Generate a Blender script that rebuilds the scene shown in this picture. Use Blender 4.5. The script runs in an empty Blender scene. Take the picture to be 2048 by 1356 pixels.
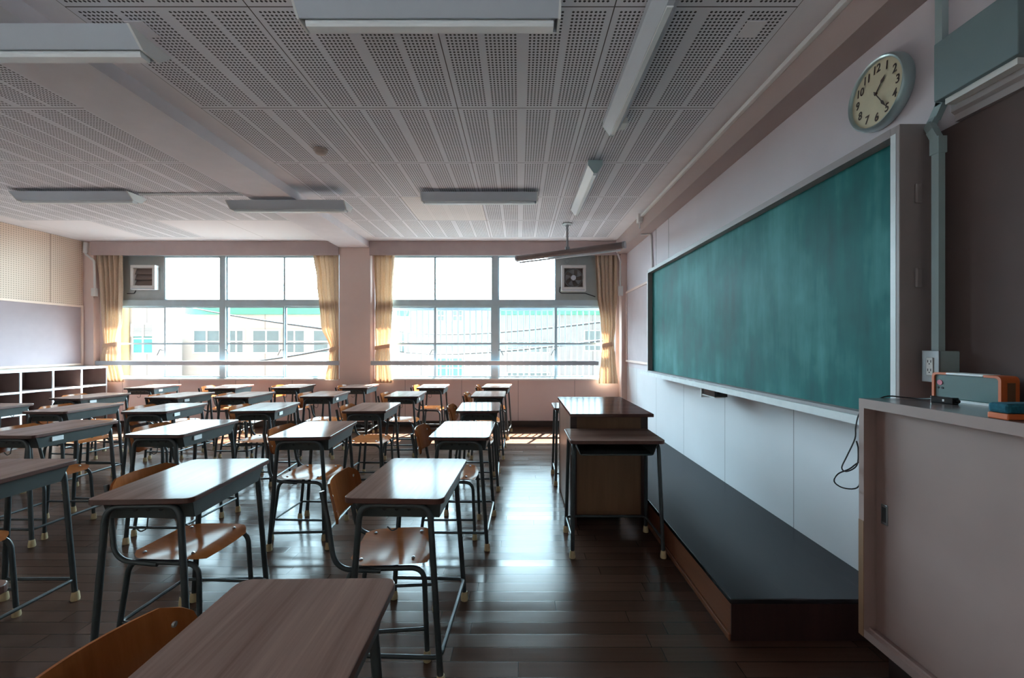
import bpy, bmesh, math, random
from mathutils import Vector, Matrix

random.seed(7)
scene = bpy.context.scene
COL = scene.collection
PI = math.pi

# ------------------------------------------------------------------ camera
cam_d = bpy.data.cameras.new('camera')
cam_d.sensor_width = 36.0
cam_d.lens = 858.0 / 2048.0 * 36.0
cam_d.shift_x = -13.5 / 2048.0
cam_d.shift_y = 12.5 / 2048.0
cam_d.clip_start = 0.05
cam_d.clip_end = 200.0
cam = bpy.data.objects.new('camera', cam_d)
COL.objects.link(cam)
cam.location = (0.0, 0.0, 1.34)
cam.rotation_euler = (PI / 2, 0, 0)
scene.camera = cam

# ------------------------------------------------------------------ light and exposure
scene.view_settings.view_transform = 'Standard'
scene.view_settings.look = 'None'
scene.view_settings.gamma = 1.0
scene.view_settings.use_curve_mapping = False
scene.view_settings.exposure = 0.68

world = bpy.data.worlds.new('sky')
scene.world = world
world.use_nodes = True
_wt = world.node_tree
wb = _wt.nodes['Background']
# a hazy sky that is far brighter on the sun's side than behind the building
_tc = _wt.nodes.new('ShaderNodeTexCoord')
_dot = _wt.nodes.new('ShaderNodeVectorMath')
_dot.operation = 'DOT_PRODUCT'
_dot.inputs[1].default_value = Vector((0.22, 0.90, 0.38)).normalized()
_wt.links.new(_tc.outputs['Generated'], _dot.inputs[0])
_ramp = _wt.nodes.new('ShaderNodeValToRGB')
_ramp.color_ramp.interpolation = 'EASE'
_ramp.color_ramp.elements[0].position = 0.56
_ramp.color_ramp.elements[0].color = (0.0155, 0.019, 0.0215, 1)
_ramp.color_ramp.elements[1].position = 0.95
_ramp.color_ramp.elements[1].color = (0.64, 0.87, 1.0, 1)
_half = _wt.nodes.new('ShaderNodeMath')
_half.operation = 'MULTIPLY_ADD'
_half.inputs[1].default_value = 0.5
_half.inputs[2].default_value = 0.5
_wt.links.new(_dot.outputs['Value'], _half.inputs[0])
_wt.links.new(_half.outputs[0], _ramp.inputs[0])
_wt.links.new(_ramp.outputs[0], wb.inputs['Color'])
wb.inputs['Strength'].default_value = 36.0

sun_d = bpy.data.lights.new('sun', 'SUN')
sun_d.energy = 95.0
sun_d.angle = math.radians(0.25)
sun_d.color = (1.0, 0.92, 0.82)
sun = bpy.data.objects.new('sun', sun_d)
COL.objects.link(sun)
_to_sun = Vector((math.sin(math.radians(21)), math.cos(math.radians(21)), math.tan(math.radians(52.6))))
sun.rotation_euler = _to_sun.to_track_quat('Z', 'Y').to_euler()
sun.location = (6, 20, 20)


def portal(name, x0, x1, z0, z1, y, facing):
    d = bpy.data.lights.new(name, 'AREA')
    d.shape = 'RECTANGLE'
    d.size, d.size_y = x1 - x0, z1 - z0
    d.cycles.is_portal = True
    o = bpy.data.objects.new(name, d)
    COL.objects.link(o)
    o.location = ((x0 + x1) / 2, y, (z0 + z1) / 2)
    o.rotation_euler = (-PI / 2 if facing < 0 else PI / 2, 0, 0)
    return o


portal('window_portal', -6.80, -2.93, 0.79, 2.83, 7.20, -1)
portal('window_portal', -2.36, 1.60, 0.79, 2.83, 7.20, -1)
portal('window_portal', -6.60, 1.30, 2.35, 2.62, -0.53, 1)  # portal for the fill-light opening added behind the camera

scene.cycles.max_bounces = 10
scene.cycles.diffuse_bounces = 6
scene.cycles.glossy_bounces = 4
scene.cycles.transmission_bounces = 6
scene.cycles.transparent_max_bounces = 12
scene.cycles.sample_clamp_indirect = 6.0
scene.cycles.caustics_reflective = False
scene.cycles.caustics_refractive = False
scene.cycles.use_denoising = True


# ------------------------------------------------------------------ materials
class NT:
    """Small helper round a node tree."""
    def __init__(self, name):
        self.m = bpy.data.materials.new(name)
        self.m.use_nodes = True
        self.t = self.m.node_tree
        self.b = self.t.nodes['Principled BSDF']
        self.out = self.t.nodes['Material Output']
        self._co = None

    def n(self, kind, **kw):
        nd = self.t.nodes.new(kind)
        for k, v in kw.items():
            setattr(nd, k, v)
        return nd

    def l(self, a, b):
        self.t.links.new(a, b)

    def co(self, which='Object'):
        if self._co is None:
            self._co = self.n('ShaderNodeTexCoord')
        return self._co.outputs[which]

    def math(self, op, a, b=None, c=None, clamp=False):
        nd = self.n('ShaderNodeMath', operation=op, use_clamp=clamp)
        for i, v in enumerate((a, b, c)):
            if v is None:
                continue
            if isinstance(v, (int, float)):
                nd.inputs[i].default_value = v
            else:
                self.l(v, nd.inputs[i])
        return nd.outputs[0]

    def sep(self, v):
        nd = self.n('ShaderNodeSeparateXYZ')
        self.l(v, nd.inputs[0])
        return nd.outputs

    def mapping(self, v, scale=(1, 1, 1), loc=(0, 0, 0)):
        nd = self.n('ShaderNodeMapping')
        nd.inputs['Scale'].default_value = scale
        nd.inputs['Location'].default_value = loc
        self.l(v, nd.inputs[0])
        return nd.outputs[0]

    def noise(self, v, scale, detail=3.0, rough=0.5):
        nd = self.n('ShaderNodeTexNoise')
        nd.inputs['Scale'].default_value = scale
        nd.inputs['Detail'].default_value = detail
        nd.inputs['Roughness'].default_value = rough
        self.l(v, nd.inputs['Vector'])
        return nd.outputs['Fac']

    def ramp(self, f, stops):
        nd = self.n('ShaderNodeValToRGB')
        e = nd.color_ramp.elements
        while len(e) < len(stops):
            e.new(0.5)
        for i, (p, c) in enumerate(stops):
            e[i].position = p
            e[i].color = (*c, 1)
        self.l(f, nd.inputs[0])
        return nd.outputs[0]

    def mix(self, f, a, b, mode='MIX'):
        nd = self.n('ShaderNodeMix', data_type='RGBA', blend_type=mode)
        for sock, v in ((nd.inputs[0], f), (nd.inputs[6], a), (nd.inputs[7], b)):
            if isinstance(v, (int, float)):
                sock.default_value = v
            elif isinstance(v, tuple):
                sock.default_value = (*v, 1)
            else:
                self.l(v, sock)
        return nd.outputs[2]

    def base(self, v):
        if isinstance(v, tuple):
            self.b.inputs['Base Color'].default_value = (*v, 1)
        else:
            self.l(v, self.b.inputs['Base Color'])

    def rough(self, v):
        if isinstance(v, (int, float)):
            self.b.inputs['Roughness'].default_value = v
        else:
            self.l(v, self.b.inputs['Roughness'])

    def bump(self, h, strength=0.2, dist=0.01):
        nd = self.n('ShaderNodeBump')
        nd.inputs['Strength'].default_value = strength
        nd.inputs['Distance'].default_value = dist
        self.l(h, nd.inputs['Height'])
        self.l(nd.outputs[0], self.b.inputs['Normal'])


def polish(k, fac, rough, graze=0.28):
    """a thin even polish over the base coat instead of the default specular."""
    k.b.inputs['Specular IOR Level'].default_value = 0.0
    g = k.n('ShaderNodeBsdfGlossy')
    g.inputs['Color'].default_value = (1, 1, 1, 1)
    if isinstance(rough, (int, float)):
        g.inputs['Roughness'].default_value = rough
    else:
        k.l(rough, g.inputs['Roughness'])
    nrm = k.b.inputs['Normal']
    if nrm.is_linked:
        k.l(nrm.links[0].from_socket, g.inputs['Normal'])
    mx = k.n('ShaderNodeMixShader')
    lw = k.n('ShaderNodeLayerWeight')                     # stronger at grazing angles, like any varnish
    lw.inputs['Blend'].default_value = 0.5
    gz = k.math('POWER', lw.outputs['Facing'], 12.0)
    k.l(k.math('MULTIPLY_ADD', gz, graze, fac), mx.inputs[0])
    k.l(k.b.outputs[0], mx.inputs[1])
    k.l(g.outputs[0], mx.inputs[2])
    k.l(mx.outputs[0], k.out.inputs[0])


def plain(name, col, rough=0.6, metal=0.0, var=0.06, scale=6.0, coat=0.0, spec=0.5):
    k = NT(name)
    f = k.noise(k.co(), scale, 4.0)
    lo = tuple(c * (1 - var) for c in col)
    hi = tuple(min(1, c * (1 + var)) for c in col)
    k.base(k.ramp(f, [(0.3, lo), (0.7, hi)]))
    k.rough(rough)
    k.b.inputs['Metallic'].default_value = metal
    k.b.inputs['Coat Weight'].default_value = coat
    k.b.inputs['Specular IOR Level'].default_value = spec
    return k.m


def wood(name, a, b, grain=(60, 2.2, 60), rough=0.3, coat=0.0, var=0.5, spec=0.5, bump=0.03, boards=None, shine=None):
    k = NT(name)
    v = k.mapping(k.co(), grain)
    f = k.noise(v, 1.0, 6.0, 0.65)
    f2 = k.noise(k.mapping(k.co(), tuple(g * 0.22 for g in grain)), 1.0, 2.0)
    g = k.math('ADD', k.math('MULTIPLY', f, var), k.math('MULTIPLY', f2, 1 - var))
    c = k.ramp(g, [(0.32, a), (0.68, b)])
    if boards:
        p = k.math('PINGPONG', k.sep(k.co())[boards[0]], boards[1] / 2)
        c = k.mix(k.math('LESS_THAN', p, 0.0016), c, tuple(x * 0.25 for x in a))
    k.base(c)
    k.rough(k.math('MULTIPLY_ADD', f, 0.08, rough - 0.04))
    k.b.inputs['Coat Weight'].default_value = coat
    k.b.inputs['Coat Roughness'].default_value = 0.12
    k.b.inputs['Specular IOR Level'].default_value = spec
    if bump > 0:
        k.bump(f, bump, 0.004)
    if shine:
        polish(k, shine, rough)
    return k.m


def make_floor_mat():
    k = NT('floor_boards')
    x, y, z = k.sep(k.co())
    ROW = 0.0865
    r = k.math('FLOOR', k.math('DIVIDE', y, ROW))
    wn = k.n('ShaderNodeTexWhiteNoise', noise_dimensions='1D')
    k.l(r, wn.inputs['W'])
    LEN = 0.92
    xs = k.math('ADD', k.math('DIVIDE', x, LEN), wn.outputs['Value'])
    cell = k.math('FLOOR', xs)
    wn2 = k.n('ShaderNodeTexWhiteNoise', noise_dimensions='2D')
    cb = k.n('ShaderNodeCombineXYZ')
    k.l(cell, cb.inputs[0]); k.l(r, cb.inputs[1])
    k.l(cb.outputs[0], wn2.inputs['Vector'])
    fy = k.math('FRACT', k.math('DIVIDE', y, ROW))
    fx = k.math('FRACT', xs)
    ey = k.math('MULTIPLY', k.math('MINIMUM', fy, k.math('SUBTRACT', 1.0, fy)), ROW)
    ex = k.math('MULTIPLY', k.math('MINIMUM', fx, k.math('SUBTRACT', 1.0, fx)), LEN)
    e = k.math('MINIMUM', ex, ey)
    seam = k.math('LESS_THAN', e, 0.0014)
    g = k.noise(k.mapping(k.co(), (2.0, 55, 2)), 1.0, 5.0, 0.6)
    worn = k.noise(k.co(), 0.9, 3.0)
    tone = k.math('ADD', k.math('MULTIPLY', wn2.outputs['Value'], 0.5), k.math('MULTIPLY', g, 0.5))
    c = k.ramp(tone, [(0.15, (0.042, 0.016, 0.009)), (0.55, (0.070, 0.028, 0.016)), (0.9, (0.100, 0.044, 0.027))])
    c = k.mix(k.math('MULTIPLY', worn, 0.75), c, (0.085, 0.058, 0.048))
    c = k.mix(seam, c, (0.012, 0.006, 0.004))
    k.base(c)
    scuff = k.noise(k.mapping(k.co(), (3, 9, 3)), 1.0, 4.0, 0.7)
    rg = k.math('MULTIPLY_ADD', scuff, 0.18, k.math('MULTIPLY_ADD', wn2.outputs['Value'], 0.08, 0.06))
    k.rough(rg)
    h = k.math('ADD', k.math('MULTIPLY', k.math('MINIMUM', e, 0.004), 60.0), k.math('MULTIPLY', k.noise(k.co(), 9.0, 2.0), 0.55))
    h = k.math('ADD', h, k.math('MULTIPLY', wn2.outputs['Value'], 0.15))
    k.bump(h, 0.13, 0.003)
    polish(k, 0.048, rg, 0.18)
    return k.m


def make_perf_mat(name, hole, base, margin=True):
    """Perforated acoustic board; UV runs 0..1 over one 0.91 m panel: four bands of eight hole columns."""
    k = NT(name)
    u, v, _ = k.sep(k.co('UV'))
    us = k.math('MULTIPLY', u, 0.91)
    vs = k.math('MULTIPLY', v, 0.91)
    half = k.math('MODULO', us, 0.455)                    # two half boards
    q = k.math('SUBTRACT', half, 0.030)                   # board margin
    band = k.math('FLOOR', k.math('DIVIDE', q, 0.2135))
    inb = k.math('SUBTRACT', q, k.math('MULTIPLY', band, 0.2135))
    PX = 0.0228
    cx = k.math('SUBTRACT', k.math('FRACT', k.math('DIVIDE', inb, PX)), 0.5)
    cy = k.math('SUBTRACT', k.math('FRACT', k.math('DIVIDE', vs, 0.02275)), 0.5)
    d = k.math('SQRT', k.math('ADD', k.math('MULTIPLY', cx, cx), k.math('MULTIPLY', cy, cy)))
    hit = k.math('LESS_THAN', d, hole)
    hit = k.math('MULTIPLY', hit, k.math('LESS_THAN', inb, PX * 8))
    hit = k.math('MULTIPLY', hit, k.math('GREATER_THAN', inb, 0.0))
    hit = k.math('MULTIPLY', hit, k.math('LESS_THAN', q, 0.2135 + PX * 8))
    ev = k.math('MINIMUM', vs, k.math('SUBTRACT', 0.91, vs))
    hit = k.math('MULTIPLY', hit, k.math('GREATER_THAN', ev, 0.0228))
    eu = k.math('MINIMUM', us, k.math('SUBTRACT', 0.91, us))
    seam = k.math('LESS_THAN', k.math('MINIMUM', eu, ev), 0.0030)
    f = k.noise(k.co(), 2.5, 3.0)
    c = k.ramp(f, [(0.3, tuple(x * 0.95 for x in base)), (0.7, base)])
    c = k.mix(hit, c, (0.035, 0.028, 0.03))
    c = k.mix(seam, c, (0.07, 0.05, 0.045))
    k.base(c)
    k.rough(0.75)
    return k.m


def make_board_mat():
    k = NT('chalkboard_green')
    v = k.co()
    big = k.noise(k.mapping(v, (1, 1.1, 0.8)), 1.6, 4.0, 0.6)
    streak = k.noise(k.mapping(v, (1, 9.0, 1.1)), 1.0, 4.0, 0.6)
    wipe = k.noise(k.mapping(v, (1, 2.6, 2.2), (3, 4.3, 2.6)), 1.0, 5.0, 0.55)
    s = k.math('ADD', k.math('MULTIPLY', big, 0.4), k.math('ADD', k.math('MULTIPLY', streak, 0.3), k.math('MULTIPLY', wipe, 0.3)))
    k.base(k.ramp(s, [(0.38, (0.005, 0.078, 0.080)), (0.50, (0.010, 0.135, 0.134)), (0.62, (0.060, 0.245, 0.240))]))
    k.rough(k.math('MULTIPLY_ADD', s, 0.2, 0.55))
    k.b.inputs['Specular IOR Level'].default_value = 0.12
    return k.m


def make_wall_mat(name, col, pitch=None, axis=1, rough=0.65):
    k = NT(name)
    f = k.noise(k.co(), 1.4, 4.0)
    c = k.ramp(f, [(0.3, tuple(x * 0.95 for x in col)), (0.7, tuple(min(1, x * 1.03) for x in col))])
    if pitch:
        comp = k.sep(k.co())[axis]
        p = k.math('PINGPONG', k.math('ADD', comp, pitch[1]), pitch[0] / 2)
        c = k.mix(k.math('LESS_THAN', p, 0.0032), c, tuple(x * 0.35 for x in col))
    k.base(c)
    k.rough(rough)
    k.b.inputs['Specular IOR Level'].default_value = 0.35
    k.bump(k.noise(k.co(), 90.0, 2.0), 0.05, 0.002)
    return k.m


def make_pin_mat():
    k = NT('perforated_wall_board')
    x, y, z = k.sep(k.co())
    a = k.math('SUBTRACT', k.math('FRACT', k.math('DIVIDE', y, 0.03)), 0.5)
    b = k.math('SUBTRACT', k.math('FRACT', k.math('DIVIDE', z, 0.03)), 0.5)
    d = k.math('SQRT', k.math('ADD', k.math('MULTIPLY', a, a), k.math('MULTIPLY', b, b)))
    c = k.mix(k.math('LESS_THAN', d, 0.23), (0.70, 0.53, 0.42), (0.36, 0.26, 0.21))
    s = k.math('LESS_THAN', k.math('ABSOLUTE', k.math('SUBTRACT', k.math('MODULO', k.math('ADD', y, 20.0), 0.91), 0.974 - 0.91)), 0.004)
    s = k.math('LESS_THAN', k.math('PINGPONG', k.math('SUBTRACT', y, 6.454), 0.455), 0.004)
    c = k.mix(s, c, (0.22, 0.14, 0.09))
    k.base(c)
    k.rough(0.8)
    return k.m


def make_glass():
    m = bpy.data.materials.new('window_glass')
    m.use_nodes = True
    t = m.node_tree
    t.nodes.clear()
    out = t.nodes.new('ShaderNodeOutputMaterial')
    tr = t.nodes.new('ShaderNodeBsdfTransparent')
    tr.inputs['Color'].default_value = (0.93, 0.97, 0.97, 1)
    gl = t.nodes.new('ShaderNodeBsdfGlossy')
    gl.inputs['Roughness'].default_value = 0.02
    fr = t.nodes.new('ShaderNodeFresnel')
    fr.inputs['IOR'].default_value = 1.3
    mx = t.nodes.new('ShaderNodeMixShader')
    ge = t.nodes.new('ShaderNodeNewGeometry')
    mt = t.nodes.new('ShaderNodeMath')
    mt.operation = 'MULTIPLY_ADD'                # the front face reflects, the back face lets all through
    t.links.new(ge.outputs['Backfacing'], mt.inputs[0])
    mt.inputs[1].default_value = -1.0
    mt.inputs[2].default_value = 1.0
    mu = t.nodes.new('ShaderNodeMath')
    mu.operation = 'MULTIPLY'
    t.links.new(mt.outputs[0], mu.inputs[0])
    t.links.new(fr.outputs[0], mu.inputs[1])
    t.links.new(mu.outputs[0], mx.inputs[0])
    t.links.new(tr.outputs[0], mx.inputs[1])
    t.links.new(gl.outputs[0], mx.inputs[2])
    t.links.new(mx.outputs[0], out.inputs[0])
    return m


def make_curtain_mat():
    k = NT('curtain_cloth')
    f = k.noise(k.mapping(k.co(), (160, 160, 40)), 1.0, 2.0)
    c = k.ramp(f, [(0.3, (0.69, 0.54, 0.41)), (0.7, (0.79, 0.645, 0.51))])
    k.base(c)
    k.rough(0.9)
    k.b.inputs['Specular IOR Level'].default_value = 0.1
    tl = k.n('ShaderNodeBsdfTranslucent')
    k.l(c, tl.inputs[0])
    mx = k.n('ShaderNodeMixShader')
    mx.inputs[0].default_value = 0.30
    k.l(k.b.outputs[0], mx.inputs[1])
    k.l(tl.outputs[0], mx.inputs[2])
    k.l(mx.outputs[0], k.out.inputs[0])
    return k.m


def make_facade_mat(name, col, px, off):
    k = NT(name)
    x = k.sep(k.co())[0]
    p = k.math('PINGPONG', k.math('ADD', x, off), px / 2)
    f = k.noise(k.co(), 0.5, 3.0)
    c = k.ramp(f, [(0.3, tuple(v * 0.94 for v in col)), (0.7, col)])
    k.base(k.mix(k.math('LESS_THAN', p, 0.02), c, tuple(v * 0.6 for v in col)))
    k.rough(0.8)
    return k.m


M = {}
M['floor'] = make_floor_mat()
M['perf'] = make_perf_mat('ceiling_acoustic_board', 0.30, (0.78, 0.76, 0.80))
M['perf_pale'] = make_perf_mat('ceiling_pale_board', 0.13, (0.83, 0.78, 0.77))
M['ceiling'] = plain('ceiling_plain', (0.79, 0.75, 0.77), 0.8, var=0.03)
M['beam'] = plain('beam_paint', (0.74, 0.70, 0.73), 0.8, var=0.03)
M['board'] = make_board_mat()
M['wall_upper'] = make_wall_mat('wall_white_upper', (0.64, 0.58, 0.62), (10.0, 0.03), 1)
M['wall_lower'] = make_wall_mat('wall_white_lower', (0.66, 0.65, 0.68), (0.90, 0.0), 1)
M['wall_far'] = make_wall_mat('wall_pink', (0.75, 0.58, 0.55), (0.93, 0.94), 0)
M['wall_pillar'] = make_wall_mat('wall_pillar_paint', (0.78, 0.61, 0.56))
M['wall_left'] = make_wall_mat('wall_peach', (0.78, 0.60, 0.50))
M['wall_brown'] = make_wall_mat('wall_beam_brown', (0.42, 0.33, 0.31))
M['pin_lower'] = plain('notice_board_cloth', (0.34, 0.26, 0.27), 0.9, var=0.04)
M['pin_pink'] = plain('notice_board_pink', (0.50, 0.42, 0.44), 0.85, var=0.04)
M['pin_dark'] = plain('notice_board_brown', (0.115, 0.078, 0.074), 0.9, var=0.05)
M['pin_upper'] = make_pin_mat()
M['skirting'] = plain('skirting_dark', (0.030, 0.016, 0.014), 0.4)
M['alu'] = plain('window_aluminium', (0.50, 0.62, 0.68), 0.45, 0.3, var=0.05)
M['alu_panel'] = plain('vent_panel_grey', (0.42, 0.46, 0.46), 0.6, 0.0, var=0.05)
M['rail'] = plain('handrail_grey', (0.46, 0.52, 0.58), 0.5, 0.2, var=0.05)
M['glass'] = make_glass()
M['curtain'] = make_curtain_mat()
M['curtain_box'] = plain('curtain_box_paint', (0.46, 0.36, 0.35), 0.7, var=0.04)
M['white_paint'] = plain('white_paint', (0.74, 0.73, 0.72), 0.5, var=0.03)
M['white_plastic'] = plain('white_plastic', (0.72, 0.72, 0.71), 0.4, var=0.03)
M['fixture'] = plain('fixture_enamel', (0.54, 0.58, 0.64), 0.35, var=0.02)
M['lamp'] = plain('lamp_lens', (0.82, 0.85, 0.86), 0.25, var=0.02)
M['dark'] = plain('dark_gap', (0.02, 0.02, 0.022), 0.7)
M['steel'] = plain('desk_steel', (0.050, 0.058, 0.062), 0.38, 0.25, var=0.15, scale=20)
M['tray'] = plain('tray_steel', (0.075, 0.085, 0.085), 0.45, 0.2, var=0.12, scale=12)
M['rubber'] = plain('cream_rubber', (0.55, 0.42, 0.24), 0.6, var=0.12, scale=30)
M['label'] = plain('label_white', (0.80, 0.82, 0.84), 0.5, var=0.04, scale=40)
M['desk_top'] = wood('desk_laminate', (0.150, 0.082, 0.066), (0.290, 0.180, 0.150), (75, 2.0, 75), 0.12, 0.0, bump=0.0, shine=0.030)
M['desk_edge'] = plain('desk_edge_band', (0.085, 0.030, 0.022), 0.35, var=0.1, scale=25)
M['chair_wood'] = wood('chair_plywood', (0.21, 0.058, 0.018), (0.37, 0.120, 0.038), (4, 42, 4), 0.15, 0.0, bump=0.012, shine=0.022)
M['screw'] = plain('screw_steel', (0.55, 0.55, 0.55), 0.3, 0.9)
M['lectern_top'] = wood('lectern_laminate', (0.050, 0.018, 0.015), (0.095, 0.036, 0.029), (4, 60, 60), 0.13, 0.0, bump=0.0, shine=0.030)
M['lectern_side'] = wood('lectern_side_veneer', (0.15, 0.066, 0.042), (0.22, 0.105, 0.068), (40, 40, 3), 0.30, 0.0, spec=0.3)
M['lectern_tan'] = wood('lectern_tan_panel', (0.15, 0.074, 0.036), (0.21, 0.106, 0.054), (40, 40, 3), 0.5)
M['lectern_dark'] = wood('lectern_dark_post', (0.030, 0.013, 0.012), (0.055, 0.024, 0.020), (40, 40, 3), 0.4)
M['plat_top'] = wood('platform_top_worn', (0.012, 0.011, 0.014), (0.028, 0.024, 0.029), (14, 1.1, 14), 0.26, 0.0, bump=0.03, shine=0.085, boards=(0, 0.13))
M['plat_side'] = wood('platform_side_board', (0.150, 0.050, 0.024), (0.235, 0.088, 0.042), (60, 2.0, 40), 0.45)
M['board_frame'] = plain('board_frame_paint', (0.30, 0.25, 0.25), 0.55, var=0.04)
M['tray_paint'] = plain('chalk_tray_paint', (0.66, 0.68, 0.70), 0.45, var=0.06, scale=14)
M['cabinet'] = plain('cabinet_enamel', (0.31, 0.205, 0.188), 0.5, var=0.04)
M['cabinet_top'] = plain('cabinet_top_enamel', (0.16, 0.13, 0.13), 0.22, var=0.04)
M['cabinet_edge'] = plain('cabinet_bare_edge', (0.20, 0.095, 0.045), 0.6)
M['grey_blue'] = plain('conduit_grey_blue', (0.33, 0.42, 0.43), 0.5, var=0.04)
M['speaker'] = plain('speaker_grey_blue', (0.17, 0.23, 0.245), 0.6, var=0.04)
M['orange'] = plain('orange_plastic', (0.62, 0.13, 0.035), 0.4, var=0.05)
M['cleaner_green'] = plain('cleaner_green_case', (0.055, 0.120, 0.120), 0.35, var=0.06)
M['black'] = plain('black_plastic', (0.012, 0.014, 0.016), 0.18)
M['cord'] = plain('black_cord', (0.012, 0.011, 0.014), 0.5)
M['teal_cloth'] = plain('eraser_cloth', (0.010, 0.105, 0.155), 0.95, var=0.25, scale=120)
M['pink_knob'] = plain('pink_label', (0.62, 0.14, 0.20), 0.5)
M['clock_rim'] = plain('clock_rim_silver', (0.45, 0.56, 0.57), 0.28, 0.55, var=0.03)
M['clock_face'] = plain('clock_face_cream', (0.66, 0.60, 0.43), 0.5, var=0.06, scale=14)
M['ink'] = plain('dark_brown_ink', (0.045, 0.022, 0.018), 0.5)
M['brown_roll'] = plain('screen_case_brown', (0.155, 0.115, 0.110), 0.4, 0.1, var=0.05)
M['pole'] = plain('pole_steel', (0.30, 0.31, 0.33), 0.35, 0.6)
M['shelf_white'] = plain('shelf_edge_white', (0.74, 0.76, 0.80), 0.45, var=0.03)
M['shelf_brown'] = plain('shelf_back_brown', (0.24, 0.165, 0.15), 0.6, var=0.1)
M['fan_brown'] = plain('vent_shutter_brown', (0.17, 0.125, 0.11), 0.5)
M['fan_blade'] = plain('fan_blade_grey', (0.22, 0.22, 0.225), 0.4)
M['steel_plate'] = plain('outlet_plate_steel', (0.20, 0.20, 0.21), 0.35, 0.6)
M['detector'] = plain('detector_beige', (0.40, 0.30, 0.26), 0.5)
M['facade'] = make_facade_mat('facade_cream', (0.62, 0.58, 0.545), 4.4, 0.6)
M['facade_white'] = make_facade_mat('facade_white', (0.68, 0.71, 0.74), 6.0, 1.0)
M['facade_pale'] = make_facade_mat('facade_pale_grey', (0.42, 0.44, 0.47), 4.4, 0.6)
M['green_band'] = plain('roof_band_green', (0.13, 0.46, 0.33), 0.6)
M['far_glass'] = plain('far_window_glass', (0.20, 0.28, 0.31), 0.15)
M['far_teal'] = plain('far_window_teal', (0.12, 0.50, 0.52), 0.3)
M['pipe_orange'] = plain('drain_pipe_tan', (0.70, 0.46, 0.22), 0.6)
M['ground'] = plain('yard_ground', (0.085, 0.08, 0.075), 0.9, var=0.15, scale=0.8)
M['ground_bounce'] = plain('added_bounce_ground', (0.10, 0.105, 0.115), 0.9, var=0.08, scale=0.8)  # for the added ground that bounces sun in from the corridor side
M['light_block'] = plain('light_block_dark', (0.060, 0.045, 0.040), 0.9)  # kept dark so the added block throws little sun onto the facade
M['eave'] = plain('eave_concrete', (0.62, 0.60, 0.57), 0.9)
M['grille'] = plain('grille_pale_blue', (0.22, 0.28, 0.32), 0.5)


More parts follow.
